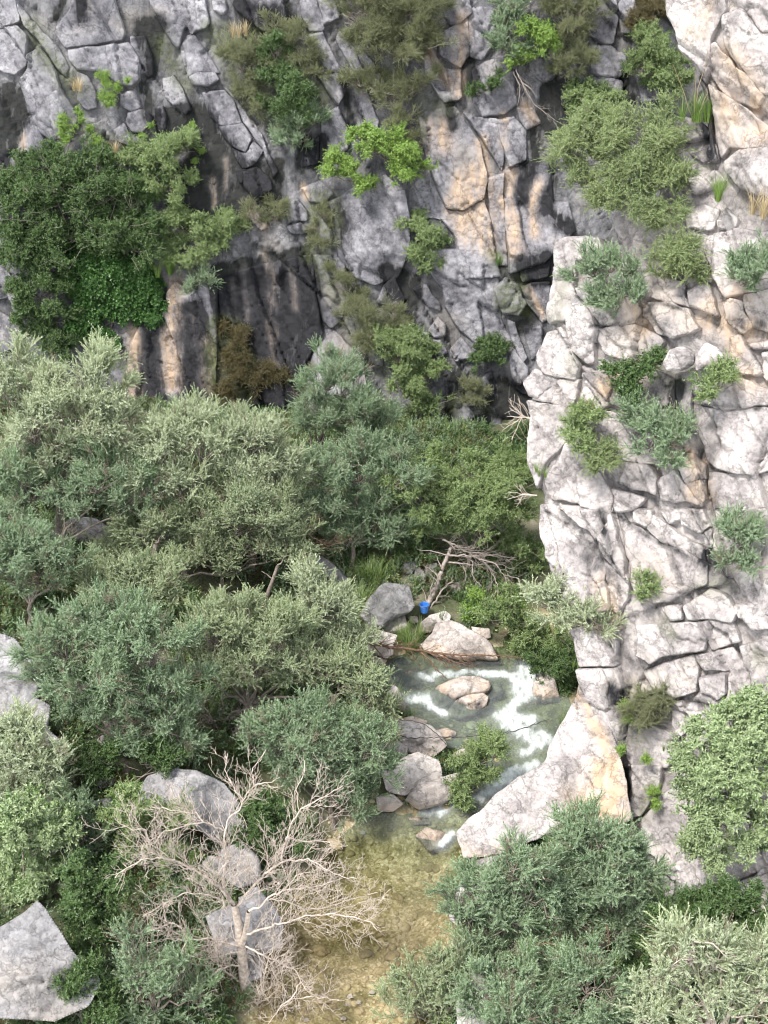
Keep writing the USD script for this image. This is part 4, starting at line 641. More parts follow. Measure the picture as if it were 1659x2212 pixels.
def tuft(seed, n=46, L=(.35, .75), w=.012, lean=.8):
    rng = np.random.default_rng(seed); V, F = [], []
    for k in range(n):
        a = rng.uniform(0, 6.28); r = rng.uniform(.0, .07); le = rng.uniform(.15, 1) * lean; Lk = rng.uniform(*L); t = np.linspace(0, 1, 4)
        P = np.stack([math.cos(a) * (r + le * Lk * t ** 1.8), math.sin(a) * (r + le * Lk * t ** 1.8), Lk * (t - .35 * le * t ** 2.5)], -1); sd = np.array([-math.sin(a), math.cos(a), 0]) * w * .5
        wd = np.array([1, .9, .6, .08])[:, None]; v = np.concatenate([P + sd * wd, P - sd * wd]); o = len(V) * 8
        F += [[o + i, o + i + 1, o + i + 5] for i in range(3)] + [[o + i, o + i + 5, o + i + 4] for i in range(3)]; V.append(v)
    return np.vstack(V), np.array(F)
KIND = {  # material, sprig maker, upward bias, sprigs per square metre of clump shell, size
    'olive': ('olive', lambda s: sprig(s, .50, 6, .020, (.036, .060), .27, .6, .22), .75, 26, 1.0),
    'olive_blue': ('olive_blue', lambda s: sprig(s, .46, 6, .020, (.034, .056), .28, .65, .22), .65, 28, 1.0),
    'silver': ('silver', lambda s: sprig(s, .52, 6, .021, (.038, .062), .28, .6, .2), .9, 24, 1.0),
    'dark': ('dark', lambda s: sprig(s, .36, 6, .030, (.045, .070), .50, .95, .3, .9), .35, 34, 1.0),
    'ivy': ('ivy', lambda s: sprig(s, .30, 5, .042, (.06, .095), .85, 1.1, .3, 1.0), .1, 34, 1.0),
    'bright': ('bright', lambda s: sprig(s, .34, 6, .028, (.036, .060), .6, 1.0, .3, .8), .45, 34, 1.0),
    'mid': ('mid', lambda s: sprig(s, .38, 6, .030, (.04, .065), .42, .9, .3, .8), .4, 32, 1.0),
    'heath': ('moss_shrub', lambda s: sprig(s, .42, 8, .020, (.025, .045), .22, .6, .3, .6), .35, 32, 1.0),
    'glossy': ('glossy', lambda s: sprig(s, .38, 5, .034, (.05, .085), .45, .9, .25, .8), .5, 30, 1.0),
    'litter': ('litter', lambda s: sprig(s, .26, 5, .034, (.05, .08), .6, 1.1, .35, 1.0), .2, 26, 1.0),
    'fine': ('fine', lambda s: sprig(s, .42, 7, .024, (.035, .055), .30, .75, .3, .7), .55, 32, 1.0),
    'rust': ('rust', lambda s: sprig(s, .36, 6, .028, (.03, .06), .35, .9, .35, .9), .2, 26, 1.0),
}
PROTO = {}
def protos_for(kind, path):
    """the first plant of a kind keeps the sprig meshes; later ones point at them"""
    if kind not in PROTO:
        mat, mk, *_ = KIND[kind]; names = []
        for k in range(4):
            q = '%s/leafy_twig%s' % (path, '' if k == 0 else '_%03d' % k); usdkit.mesh(stage, q, mk(40 + k + 10 * len(PROTO)), M[mat], smooth=False); names.append(q)
        if 'olive' in kind or kind == 'silver':
            q = path + '/dry_twig'; usdkit.mesh(stage, q, sprig(90 + len(PROTO), .5, 7, .045, (.03, .05), .22, .5, .3), M['dry_twig'], smooth=False); names.append(q)
        PROTO[kind] = names
    return PROTO[kind]
def quats_to(d, roll):
    """rotation taking +z to d, after a roll about z (w, x, y, z)"""
    d = d / np.linalg.norm(d, axis=1, keepdims=True); w = 1 + d[:, 2]; q = np.stack([w, -d[:, 1], d[:, 0], 0 * w], -1); q[w < 1e-4] = [0, 1, 0, 0]; q /= np.linalg.norm(q, axis=1, keepdims=True)
    c, s = np.cos(roll / 2), np.sin(roll / 2); return np.stack([q[:, 0] * c - q[:, 3] * s, q[:, 1] * c + q[:, 2] * s, q[:, 2] * c - q[:, 1] * s, q[:, 0] * s + q[:, 3] * c], -1)
NPLANT = [0]; TOTAL = [0]
def plant(label, cat, kind, clumps, base=None, on=None, off=.5, group=None, dens=1.0, name=None, twigs=True, flat=1.0, trunk=True, seed=None, up=None, size=1.0, bark='bark', Y=None, hug=None):
    """clumps: (px, py, radius in sketch pixels[, depth shift in metres]); base: sketch pixel of the foot on the ground; on: a cliff plane it grows from"""
    NPLANT[0] += 1; rng = np.random.default_rng(seed or NPLANT[0] * 13 + 5); name = name or cat.replace(' ', '_')
    mat, mk, upb, n_m2, sz0 = KIND[kind]; upb = upb if up is None else up
    C, R = [], []
    if on is None: g = ground_hit(*base) if Y is None else at(base[0], base[1], Y)
    for c in clumps:
        px, py, r = c[:3]; dy = c[3] if len(c) > 3 else None
        if on is not None: P = on.hit([(px, py)], off + (dy or 0))[0]
        else:
            P = at(px, py, g[1]); rr = r * px_size(P); P = at(px, py, g[1] + (rng.uniform(-.35, .35) * rr if dy is None else dy))
        C.append(P); R.append(r * px_size(P))
    C, R = np.array(C), np.array(R) * 1.12
    if on is not None:
        j = np.argmin(C[:, 2]); g = C.mean(0) * .5 + C[j] * .5; g = g - on.N * (np.dot(g - on.O, on.N) - .25)
    root = thing(name, label, cat, g, group); pos, axis = [], []; limbs, fine = [], []
    fork = g + (C.mean(0) - g) * .40 + rng.normal(0, .05, 3)
    r0 = max(.02, .035 * np.linalg.norm(C.mean(0) - g) ** .8)
    if trunk: limbs.append((curve(g - [0, 0, .15], fork, rng, 6, .05), np.linspace(r0 * 1.25, r0 * .8, 6), 8))
    for c, r in zip(C, R):
        if trunk: limbs.append((curve(fork, c - [0, 0, r * .25], rng, 6, .07), np.linspace(r0 * .62, r0 * .2, 6), 6))
        nsub = int(np.clip(9 + r * 9, 8, 26)); dirs = rng.normal(0, 1, (nsub, 3)); dirs /= np.linalg.norm(dirs, axis=1, keepdims=True); dirs[:, 2] = np.where(dirs[:, 2] < -.35, -dirs[:, 2], dirs[:, 2])
        sub = c + dirs * r * np.where(rng.random(nsub) < .18, rng.uniform(1.0, 1.25, nsub), rng.uniform(.3, 1.0, nsub))[:, None] * np.array([1, 1, flat]); n = max(6, int(n_m2 * dens * 1.45 * 4 * math.pi * r * r * .55 * (.8 if flat < .9 else 1) / size ** 1.5) + int(8 * dens))
        wt = rng.gamma(1.6, 1, nsub); k = rng.choice(nsub, n, p=wt / wt.sum()); rs = r * rng.uniform(.17, .42, nsub)
        o = rng.normal(0, 1, (n, 3)); o /= np.linalg.norm(o, axis=1, keepdims=True); o *= (rng.random(n) ** .5)[:, None]
        p = sub[k] + o * rs[k][:, None] * np.array([1, 1, .8])
        if on is not None:
            hug_ = (.35 if name == 'ivy' or not trunk else 1.0) if hug is None else hug; p = p - ((p - c) @ on.N)[:, None] * on.N * (1 - hug_)
            d = (p - on.O) @ on.N; p = p - np.minimum(d - .15, 0)[:, None] * on.N
        elif True:
            zz = terrain_z(p[:, 0], p[:, 1]) + .08; p[:, 2] = np.maximum(p[:, 2], zz)
        a = (p - c) / max(r, .05) * .8 + o * .45 + np.array([0, 0, upb]) + rng.normal(0, .22, (n, 3))
        if on is not None: a = a + on.N * .35
        pos.append(p - a / np.linalg.norm(a, axis=1, keepdims=True) * .22); axis.append(a)
        if trunk and twigs:
            for q in sub: fine.append((curve(c - (c - fork) * .2, q + (q - c) * .38, rng, 6, .12), np.linspace(max(.010, r0 * .22), .005, 6), 4))
    pos, axis = np.vstack(pos), np.vstack(axis); N = len(pos); TOTAL[0] += N
    if trunk: part(root, 'trunk', tube(limbs), M[bark])
    if trunk and twigs and fine: part(root, 'branches', tube(fine), M[bark], kind='stuff')
    crown = root[0] + '/crown'; sc = rng.uniform(.7, 1.25, N) * sz0 * size
    pi = UsdGeom.PointInstancer.Define(stage, crown); pr = protos_for(kind, crown)
    tag(instancer(crown, pr, pos - root[1], quats_to(axis, rng.uniform(0, 6.28, N)), sc, np.where(rng.random(N) < .09, len(pr) - 1, rng.integers(0, 4, N))), kind='stuff')
    return root
OT = 'olive trees on the left bank'
# --- on and below the back cliff
plant('broad dark evergreen bush at the left foot of the grey cliff', 'bush', 'dark', [(50, 430, 70), (140, 410, 80), (225, 425, 80), (300, 440, 60), (40, 530, 75), (130, 520, 95), (230, 520, 90), (310, 540, 50)], on=BACK, off=1.2, dens=1.0, hug=.6)
plant('rusty tinged evergreen bush below the broad dark one, at its left end', 'bush', 'dark', [(105, 640, 60), (95, 710, 50), (125, 760, 40), (85, 580, 50)], on=BACK, off=1.1)
plant('dense curtain of bright ivy hanging beneath the dark bush', 'ivy', 'ivy', [(190, 590, 60), (270, 610, 65), (320, 640, 45), (200, 660, 65), (280, 690, 55), (180, 730, 50), (230, 760, 40)], on=BACK, off=.55, name='ivy', trunk=True, twigs=False, dens=1.5)
plant('mid green bush right above the ivy curtain', 'bush', 'mid', [(345, 360, 55), (395, 320, 38), (370, 420, 45), (310, 350, 40)], on=BACK, off=1.0)
plant('grassy green ledge shrub right of the broad dark bush', 'shrub', 'mid', [(400, 500, 50), (450, 520, 45), (430, 560, 35), (380, 545, 40), (480, 490, 40)], on=BACK, off=.7)
plant('upper ivy strands climbing the grey rock', 'ivy', 'bright', tile(1, []) + [(x / 2, y / 2, r) for x, y, r in [(450, 330, 12), (455, 370, 16), (465, 410, 18), (470, 450, 14), (510, 380, 10), (550, 345, 7)]], on=BACK, off=.75, name='ivy', trunk=False, dens=.8, size=.7)
plant('yellowish ivy strands left of the grassy streak on grey rock', 'ivy', 'bright', [(x / 2, y / 2, r) for x, y, r in [(270, 510, 12), (290, 550, 16), (280, 600, 15), (250, 650, 16), (240, 700, 14), (280, 740, 14), (340, 490, 10), (350, 520, 8)]], on=BACK, off=.85, name='ivy', trunk=False, dens=.8, size=.7)
plant('yellowish ivy band above the mid green bush', 'ivy', 'bright', [(x / 2, y / 2, r) for x, y, r in [(390, 560, 12), (410, 610, 15), (440, 660, 16), (400, 670, 10), (470, 700, 12)]], on=BACK, off=.7, name='ivy', trunk=False, dens=.8, size=.7)
plant('thin ivy strand on black rock right of the mid green bush', 'ivy', 'bright', [(x / 2, y / 2, r) for x, y, r in [(830, 540, 8), (810, 570, 10), (870, 650, 9), (840, 690, 8), (620, 590, 9), (650, 540, 8)]], on=BACK, off=.6, name='ivy', trunk=False, dens=.8, size=.6)
plant('dark green bush with brown dead tops high on the cliff', 'bush', 'dark', [(600, 160, 40), (625, 200, 45), (605, 245, 40), (640, 230, 35), (590, 110, 30)], on=BACK, off=.9)
plant('straggly brownish shrub left of the dark high bush', 'shrub', 'heath', [(520, 150, 40), (530, 200, 40), (560, 120, 40), (560, 235, 35), (500, 110, 30)], on=BACK, off=.6, dens=.8)
plant('straggly brown shrub right of the dark high bush', 'shrub', 'heath', [(655, 130, 38), (680, 160, 32), (640, 80, 30), (600, 60, 30)], on=BACK, off=.6, dens=.8)
plant('pale bluish shrub below the dark high bush', 'shrub', 'olive_blue', [(640, 275, 28), (680, 265, 28), (610, 300, 24), (650, 310, 20)], on=BACK, off=.9, dens=.9)
plant('yellow green bush on the top of the great rounded slab', 'bush', 'bright', [(845, 345, 45), (890, 355, 34), (870, 380, 28), (800, 320, 36), (780, 300, 26)], on=BACK, off=1.4, dens=1.0)
plant('small lime green bush left of the yellow green one', 'bush', 'bright', [(735, 355, 28), (765, 370, 24), (715, 375, 16), (780, 410, 16), (800, 400, 14)], on=BACK, off=1.3)
plant('huge grey green shrub hanging over the top of the cliff', 'shrub', 'heath', [(790, 30, 70), (870, 40, 75), (850, 120, 62), (910, 90, 60), (810, 100, 45), (930, 30, 45)], on=BACK, off=1.2, dens=1.2)
plant('hanging grey brown growth below the huge shrub', 'shrub', 'heath', [(850, 215, 45), (880, 270, 42), (810, 190, 36), (900, 190, 40), (860, 310, 35), (760, 170, 30)], on=BACK, off=.8, dens=.8)
plant('silvery shrub at the cliff top left of the bright green bush', 'shrub', 'olive_blue', [(1095, 50, 36), (1090, 100, 32), (1110, 10, 36), (1125, 130, 22)], on=BACK, off=1.1, dens=.9)
plant('bright green bush below the cliff top', 'bush', 'bright', [(1165, 100, 34), (1150, 75, 28), (1180, 85, 26), (1120, 130, 24)], on=BACK, off=1.3)
plant('olive brown bush along the cliff top right of the bright one', 'bush', 'heath', [(1220, 20, 55), (1240, 70, 48), (1250, 130, 42), (1180, 20, 45), (1270, 20, 40), (1215, 150, 30)], on=BACK, off=1.1, dens=1.1)
plant('round dark bush right of the grey rock pillar', 'bush', 'mid', [(1405, 110, 48), (1430, 150, 45), (1390, 85, 34), (1450, 190, 38), (1415, 190, 34), (1380, 140, 30)], on=BACK, off=1.0, dens=1.2)
plant('rust red growth at the top right of the grey rock pillar', 'shrub', 'rust', [(1385, 20, 34), (1410, 35, 32), (1370, 55, 22), (1430, 10, 30)], on=BACK, off=.7)
plant('low green growth at the base of the grey rock pillar', 'shrub', 'mid', [(1260, 215, 34), (1290, 225, 30), (1330, 225, 26), (1245, 250, 26)], on=BACK, off=.9)
plant('shrub in the cleft right of the great rounded slab', 'shrub', 'mid', [(915, 510, 34), (940, 540, 30), (895, 490, 26), (930, 580, 28), (905, 555, 28)], on=BACK, off=.8, dens=1.0)
plant('brownish growth left of the great rounded slab', 'shrub', 'heath', [(690, 490, 26), (700, 530, 22), (705, 470, 20), (580, 470, 28), (545, 480, 30), (600, 450, 24)], on=BACK, off=.6, dens=.8)
plant('dark brown drape of growth on the streaked black wall', 'shrub', 'rust', [(500, 740, 30), (505, 790, 32), (510, 830, 30), (490, 860, 26), (480, 710, 14)], on=BACK, off=.6, dens=1.3, trunk=False)
plant('brown thicket to the right of the dark drape', 'shrub', 'rust', [(575, 800, 30), (600, 820, 28), (560, 830, 26)], on=BACK, off=.5, dens=.7, trunk=False)
plant('brown green growth over the slope beneath the great slab', 'shrub', 'heath', [(770, 660, 40), (800, 690, 45), (740, 610, 30), (830, 720, 45), (850, 700, 36), (790, 740, 45)], on=BACK, off=.6, dens=1.0)
plant('yellow green drape of bramble right of the grey conifer shaped olive', 'bramble', 'mid', [(850, 760, 45), (880, 790, 50), (900, 750, 36), (920, 800, 40), (890, 850, 50), (910, 900, 46), (920, 960, 50), (950, 1000, 40)], on=BACK, off=1.2, dens=1.0)
plant('dark bush in the cleft above the white overhang block', 'bush', 'dark', [(1055, 755, 30), (1040, 780, 24), (1075, 770, 22)], on=BACK, off=.8)
plant('small olive growth on the overhanging dark blocks', 'shrub', 'heath', [(1020, 840, 26), (1030, 860, 22), (1015, 870, 16)], on=BACK, off=1.0, dens=.8)
plant('small shrub on the ledge top in the middle of the streaked wall', 'shrub', 'dark', [(1075, 170, 16), (1060, 190, 14), (1020, 200, 18)], on=BACK, off=.8, dens=.6)
plant('pale mint shrub on the brow of the striped wall', 'shrub', 'olive_blue', [(425, 615, 24), (445, 605, 18), (410, 630, 14)], on=BACK, off=.9, dens=.9)
# --- gorge floor behind
plant('tangled green bramble thicket filling the gorge below the overhang', 'bramble', 'mid', [(900, 1060, 60), (960, 1080, 75), (1040, 1090, 75), (1100, 1120, 60), (1110, 1190, 50), (1000, 1140, 70), (920, 1140, 60), (1060, 1040, 55), (1110, 1040, 45), (1140, 1230, 36)], base=(1000, 1240), dens=1.1)
plant('dark shrubs in the cleft behind the thicket', 'shrub', 'dark', [(1100, 980, 45), (1120, 1010, 40), (1070, 1010, 38), (1130, 960, 34)], base=(1080, 1180), Y=40)
plant('grey green olive of conifer shape against the grey cliff', 'olive tree', 'olive_blue', [(715, 805, 48), (745, 835, 45), (680, 845, 38), (760, 895, 62), (700, 905, 48), (800, 945, 60), (660, 915, 26), (830, 995, 50)], base=(655, 1050), dens=.85, group=None, name='olive_tree')
plant('wide grey olive left of the green bramble thicket', 'olive tree', 'olive_blue', [(700, 1020, 60), (780, 1010, 65), (850, 1030, 50), (730, 1090, 70), (820, 1100, 65), (690, 1150, 60), (780, 1160, 60), (850, 1150, 50)], base=(760, 1230), name='olive_tree')
# --- left bank olives
plant('tall silvery olive at the upper left corner of the bank', 'olive tree', 'silver', [(40, 840, 65), (110, 830, 50), (60, 930, 80), (150, 890, 65), (210, 830, 60), (230, 910, 70), (130, 990, 75), (250, 980, 60), (20, 1010, 60)], base=(120, 1190), name='olive_tree')
plant('shaded lower half olive under the tall silvery one', 'olive tree', 'olive_blue', [(60, 1060, 80), (150, 1060, 70), (230, 1040, 60), (10, 1130, 70), (290, 1080, 50)], base=(120, 1220), name='olive_tree')
plant('yellowish olive in the centre with rust tinged top', 'olive tree', 'silver', [(390, 925, 60), (450, 965, 55), (340, 975, 50), (390, 1045, 75), (330, 1105, 60), (450, 1115, 70)], base=(400, 1240), name='olive_tree')
plant('light olive right of the rust tinged one before the black wall', 'olive tree', 'silver', [(540, 935, 50), (580, 975, 58), (620, 1025, 48), (530, 1015, 60), (570, 1075, 65), (500, 1095, 60), (620, 1105, 45)], base=(540, 1250), name='olive_tree')
plant('low olive spilling over rocks in the middle of the bank', 'olive tree', 'olive', [(430, 1140, 70), (520, 1130, 75), (590, 1120, 60), (330, 1150, 60), (560, 1190, 60), (450, 1200, 60), (640, 1190, 45), (250, 1200, 55)], base=(480, 1300), name='olive_tree')
plant('blue green olive at the left edge above the dark hollow', 'olive tree', 'olive_blue', [(40, 1180, 70), (100, 1200, 60), (20, 1240, 60), (90, 1250, 50), (150, 1220, 36)], base=(60, 1360), name='olive_tree')
plant('small olive between the hollow and the centre group', 'olive tree', 'olive', [(220, 1270, 55), (300, 1280, 60), (370, 1250, 50), (280, 1330, 45)], base=(280, 1400), name='olive_tree')
plant('silver tipped olive leaning towards the cratered boulder', 'olive tree', 'silver', [(665, 1275, 40), (700, 1310, 48), (740, 1320, 38), (690, 1370, 55), (740, 1400, 50), (640, 1350, 42)], base=(680, 1500), name='olive_tree')
plant('spreading olive above the dark tangle of dead branches', 'olive tree', 'olive', [(450, 1370, 60), (530, 1350, 65), (600, 1390, 65), (480, 1440, 60), (560, 1440, 65), (650, 1440, 65), (720, 1470, 60), (780, 1480, 40), (420, 1430, 40)], base=(500, 1600), name='olive_tree')
plant('round grey green olive left of the dead branch tangle', 'olive tree', 'olive_blue', [(120, 1390, 58), (200, 1360, 60), (280, 1360, 62), (340, 1400, 60), (110, 1450, 55), (200, 1450, 75), (290, 1460, 75), (370, 1480, 58), (180, 1530, 60), (270, 1550, 70), (360, 1560, 62), (300, 1610, 55), (390, 1600, 40)], base=(270, 1690), name='olive_tree')
plant('darker olive bush overhanging the head of the pool', 'bush', 'olive_blue', [(580, 1600, 60), (650, 1600, 70), (720, 1590, 60), (620, 1670, 55), (690, 1680, 60), (760, 1660, 60), (800, 1600, 50), (740, 1740, 48), (790, 1720, 40), (830, 1660, 40)], base=(720, 1790), dens=1.0)
plant('thin grey shrub between olive and tan boulder by the riffle', 'shrub', 'olive', [(790, 1560, 45), (830, 1530, 30), (800, 1500, 36), (840, 1590, 32)], base=(800, 1650), dens=.6)
plant('pale green olive at the left edge by the flat rock', 'olive tree', 'silver', [(30, 1640, 62), (90, 1660, 55), (30, 1720, 62), (110, 1720, 55), (60, 1600, 40)], base=(50, 1800), Y=23.6, name='olive_tree')
plant('bright leafed tree in the lower left above the huge smooth rock', 'olive tree', 'glossy', [(40, 1795, 68), (110, 1815, 62), (60, 1875, 68), (120, 1895, 50), (20, 1935, 55), (90, 1945, 40)], base=(60, 2080), Y=21.8, name='small_tree')
plant('grey green olive branch right of the bright leafed tree', 'olive tree', 'olive_blue', [(160, 1740, 42), (185, 1790, 40), (150, 1810, 45), (195, 1840, 28)], base=(150, 1990), Y=22.8, name='olive_tree')
plant('dark bush right of the huge smooth rock', 'bush', 'dark', [(190, 1930, 50), (220, 1990, 48), (165, 1970, 40), (200, 2050, 42), (240, 1920, 40), (160, 1890, 36)], base=(210, 2090), dens=1.0)
plant('dark bush in front of the huge smooth rock', 'bush', 'dark', [(160, 2110, 42), (190, 2140, 45), (140, 2160, 40), (215, 2180, 45)], base=(180, 2230), Y=18.3, dens=1.0)
plant('green undergrowth left beneath the bare tree', 'bush', 'olive_blue', [(270, 2030, 36), (300, 2080, 45), (350, 2110, 45), (280, 2130, 50), (400, 2090, 40), (420, 2150, 45), (330, 2180, 50)], base=(330, 2230), dens=.45)
plant('sparse bush beneath the left limb of the bare tree', 'bush', 'mid', [(290, 1740, 45), (340, 1780, 45), (390, 1770, 40), (280, 1830, 40), (360, 1850, 40), (250, 1760, 36)], base=(310, 1890), dens=.8)
plant('yellow green low shrub by the orange leaves', 'shrub', 'bright', [(262, 1700, 18), (275, 1690, 14)], base=(262, 1720), Y=25, dens=1.0, trunk=False)
plant('patch of orange dead leaves by the white upright rock', 'dead leaves', 'litter', [(245, 1712, 14), (270, 1718, 14), (255, 1725, 10)], base=(255, 1728), Y=24.9, dens=1.0, trunk=False)
plant('dark shrub above the upper end of the pool', 'shrub', 'dark', [(560, 1760, 40), (600, 1790, 40), (530, 1800, 36), (640, 1810, 36), (590, 1830, 30)], base=(580, 1880), dens=.8)
plant('dark bushy undergrowth right of the round olive', 'bush', 'dark', [(180, 1650, 36), (220, 1660, 36), (250, 1640, 34), (330, 1650, 36), (380, 1640, 34)], base=(260, 1720), dens=.8)
# --- by the stream
plant('willowy green bush leaning over the white water', 'bush', 'mid', [(1010, 1650, 34), (1040, 1630, 34), (1075, 1610, 26), (1010, 1700, 34), (1040, 1680, 34), (990, 1720, 24)], base=(1010, 1740), dens=1.0)
plant('cream flowered shrub at the foot of the right crag', 'shrub', 'silver', [(1180, 1310, 38), (1210, 1330, 36), (1250, 1345, 34), (1290, 1360, 28), (1200, 1280, 24)], on=RIGHT, off=.9, dens=.7)
plant('green scrub below the cream flowered shrub', 'shrub', 'mid', [(1110, 1350, 40), (1150, 1380, 40), (1080, 1330, 34), (1140, 1410, 36), (1190, 1390, 34), (1100, 1300, 30)], base=(1130, 1440), Y=31.2, dens=.9)
plant('dark twiggy shrub over the top of the cascade', 'shrub', 'dark', [(1190, 1430, 34), (1215, 1450, 34), (1220, 1490, 32), (1190, 1480, 30), (1240, 1420, 28)], base=(1210, 1520), Y=30, dens=.9)
plant('green seedlings among the shaded rocks beyond the bucket', 'shrub', 'bright', [(1025, 1290, 16), (1030, 1320, 18), (1090, 1300, 16), (1105, 1320, 18), (1020, 1340, 16)], base=(1040, 1350), dens=.8, trunk=False)
# --- on the right crag
plant('large light green bush on the shoulder of the right crag', 'bush', 'fine', [(1220, 330, 52), (1270, 290, 55), (1330, 280, 55), (1390, 280, 50), (1240, 390, 48), (1310, 350, 62), (1390, 350, 60), (1440, 320, 40), (1350, 420, 55), (1420, 410, 50), (1300, 440, 40), (1400, 480, 48), (1450, 470, 36), (1440, 380, 40)], on=RIGHT, off=1.15, dens=.7, hug=.7)
plant('pale trailing shrub under the large light green bush', 'shrub', 'olive_blue', [(1270, 590, 36), (1310, 580, 40), (1350, 590, 36), (1290, 640, 30), (1330, 660, 36), (1370, 640, 30)], on=RIGHT, off=1.2, dens=.75)
plant('green tuft of leaves trailing from the shoulder bush', 'shrub', 'fine', [(1460, 560, 36), (1490, 590, 32), (1440, 590, 28), (1480, 530, 30)], on=RIGHT, off=1.1, dens=.9)
plant('shrub at the right picture edge on the bulging block', 'shrub', 'olive_blue', [(1610, 580, 32), (1640, 600, 36), (1600, 610, 24), (1660, 560, 30)], on=RIGHT, off=1.7, dens=.9)
plant('small green shrub right of the perched boulders', 'shrub', 'mid', [(1550, 800, 22), (1565, 820, 24), (1525, 830, 20), (1530, 855, 16)], on=RIGHT, off=1.5, dens=.9)
plant('dark drape of leaves over the ochre hollow', 'shrub', 'dark', [(1370, 820, 20), (1345, 840, 22), (1390, 800, 24), (1410, 785, 20), (1365, 860, 24), (1375, 885, 20), (1330, 800, 20)], on=RIGHT, off=1.1, dens=.8, trunk=False)
plant('green shrub on the left edge of the right crag', 'shrub', 'mid', [(1255, 910, 30), (1245, 940, 28), (1280, 900, 24), (1265, 960, 22)], on=RIGHT, off=1.1, dens=1.0)
plant('small fresh shrub just below the crag edge shrub', 'shrub', 'fine', [(1300, 985, 24), (1320, 1000, 20), (1290, 1010, 18)], on=RIGHT, off=1.1, dens=.9)
plant('grey green shrub in the middle of the right crag', 'shrub', 'olive_blue', [(1390, 920, 36), (1430, 930, 38), (1460, 960, 32), (1400, 970, 36), (1440, 1000, 32), (1370, 890, 24), (1475, 920, 22)], on=RIGHT, off=1.2, dens=.8)
plant('small shrub hanging at the right edge below the bulging rock', 'shrub', 'olive_blue', [(1570, 1150, 30), (1600, 1180, 36), (1580, 1210, 30), (1620, 1150, 26), (1620, 1220, 22)], on=RIGHT, off=1.4, dens=.9)
plant('tiny shrub under the smooth ochre slab edge', 'shrub', 'mid', [(1390, 1250, 16), (1400, 1275, 18), (1385, 1290, 16)], on=RIGHT, off=1.1, dens=.7)
plant('brown heath cushion in the niche beside the orange scar', 'shrub', 'heath', [(1390, 1520, 28), (1410, 1540, 28), (1370, 1550, 26), (1400, 1570, 24), (1430, 1510, 22)], on=RIGHT, off=.9, dens=1.0)
plant('fresh green strip of leaves beside the tall white slab', 'shrub', 'bright', [(1352, 1530, 12), (1358, 1550, 10), (1395, 1640, 10), (1410, 1710, 12), (1415, 1735, 10), (1340, 1620, 9)], on=RIGHT, off=.9, dens=1.0, trunk=False, size=.7)
plant('glossy leafed bush hanging in at the right edge', 'bush', 'glossy', [(1600, 1570, 55), (1650, 1560, 50), (1550, 1620, 55), (1620, 1640, 65), (1500, 1660, 50), (1560, 1690, 60), (1640, 1710, 60), (1500, 1730, 42), (1600, 1770, 58), (1530, 1790, 48), (1560, 1840, 42), (1640, 1830, 45), (1500, 1820, 36), (1660, 1600, 50)], on=RIGHT, off=2.6, dens=1.0)
# --- bottom right
plant('tall dark green bush rising before the leaning slab', 'bush', 'olive_blue', [(1270, 1800, 50), (1320, 1840, 60), (1250, 1850, 60), (1370, 1890, 58), (1300, 1910, 75), (1410, 1930, 42), (1220, 1920, 60), (1350, 1970, 65), (1260, 1990, 65)], base=(1290, 2140), Y=20.6, dens=1.15)
plant('grey green bush on the right bank of the pool', 'bush', 'olive_blue', [(1110, 1860, 48), (1080, 1910, 45), (1150, 1910, 55), (1010, 1920, 45), (1090, 1970, 60), (1170, 1980, 60), (1030, 2020, 55), (1110, 2050, 70), (1200, 2060, 60), (990, 1970, 34)], base=(1090, 2180), Y=20.0, dens=1.05)
plant('low bush at the bottom edge right of the gravel', 'bush', 'olive', [(900, 2130, 42), (950, 2110, 42), (880, 2180, 45), (940, 2190, 48), (990, 2150, 42), (1000, 2080, 36)], base=(930, 2240), Y=19.2, dens=.8)
plant('bush filling the bottom centre of the right bank', 'bush', 'olive_blue', [(1050, 2140, 55), (1130, 2150, 65), (1210, 2140, 60), (1290, 2120, 60), (1090, 2210, 60), (1190, 2210, 60), (1280, 2200, 60)], base=(1160, 2300), Y=18.6, dens=1.0)
plant('dark leaved bush behind the white twigged shrub', 'bush', 'dark', [(1530, 1950, 45), (1570, 1960, 45), (1500, 1990, 40), (1440, 2010, 48), (1400, 2060, 50), (1470, 2050, 45), (1580, 2010, 45), (1640, 1960, 45), (1380, 2120, 45)], base=(1480, 2160), Y=19.6, dens=1.0)
plant('pale twigged grey shrub in the lower right corner', 'shrub', 'silver', [(1480, 2040, 45), (1520, 2080, 50), (1450, 2100, 45), (1560, 2060, 40), (1600, 2110, 55), (1640, 2060, 50), (1530, 2150, 58), (1440, 2170, 50), (1610, 2190, 55), (1380, 2190, 50), (1660, 2140, 50)], base=(1550, 2330), Y=17.6, dens=.75, bark='pale_bark')

# grass tufts
def grass(label, px, mat='grass', Ycl=None, on=None, off=.6, n=3, size=1.0, stalks=0, L=(.35, .75)):
    rng = np.random.default_rng(int(px[0] * 7 + px[1])); P = on.hit([px], off)[0] if on is not None else ground_hit(*px)
    root = thing('grass_tuft', label, 'grass tuft', P); V, F = [], []; k0 = 0
    for k in range(n):
        v, f = tuft(int(px[0]) + k, L=L); v = v * size * rng.uniform(.8, 1.15) + P + np.append(rng.normal(0, .16 * size, 2), 0); V.append(v); F.append(f + k0); k0 += len(v)
    part(root, 'blade', (np.vstack(V), np.vstack(F)), M[mat], False)
    if stalks: part(root, 'stalk', tube([(curve(P, P + np.array([rng.normal(-.1, .25), rng.normal(0, .2), rng.uniform(.9, 1.7)]) * size, rng, 5, .03), np.linspace(.012, .005, 5), 4) for _ in range(stalks)]), M['dry'])
grass('tall grass tuft with long dry stalks beside the overhanging rock', (1500, 262), 'grass', on=RIGHT, off=.7, n=5, size=1.15, stalks=4)
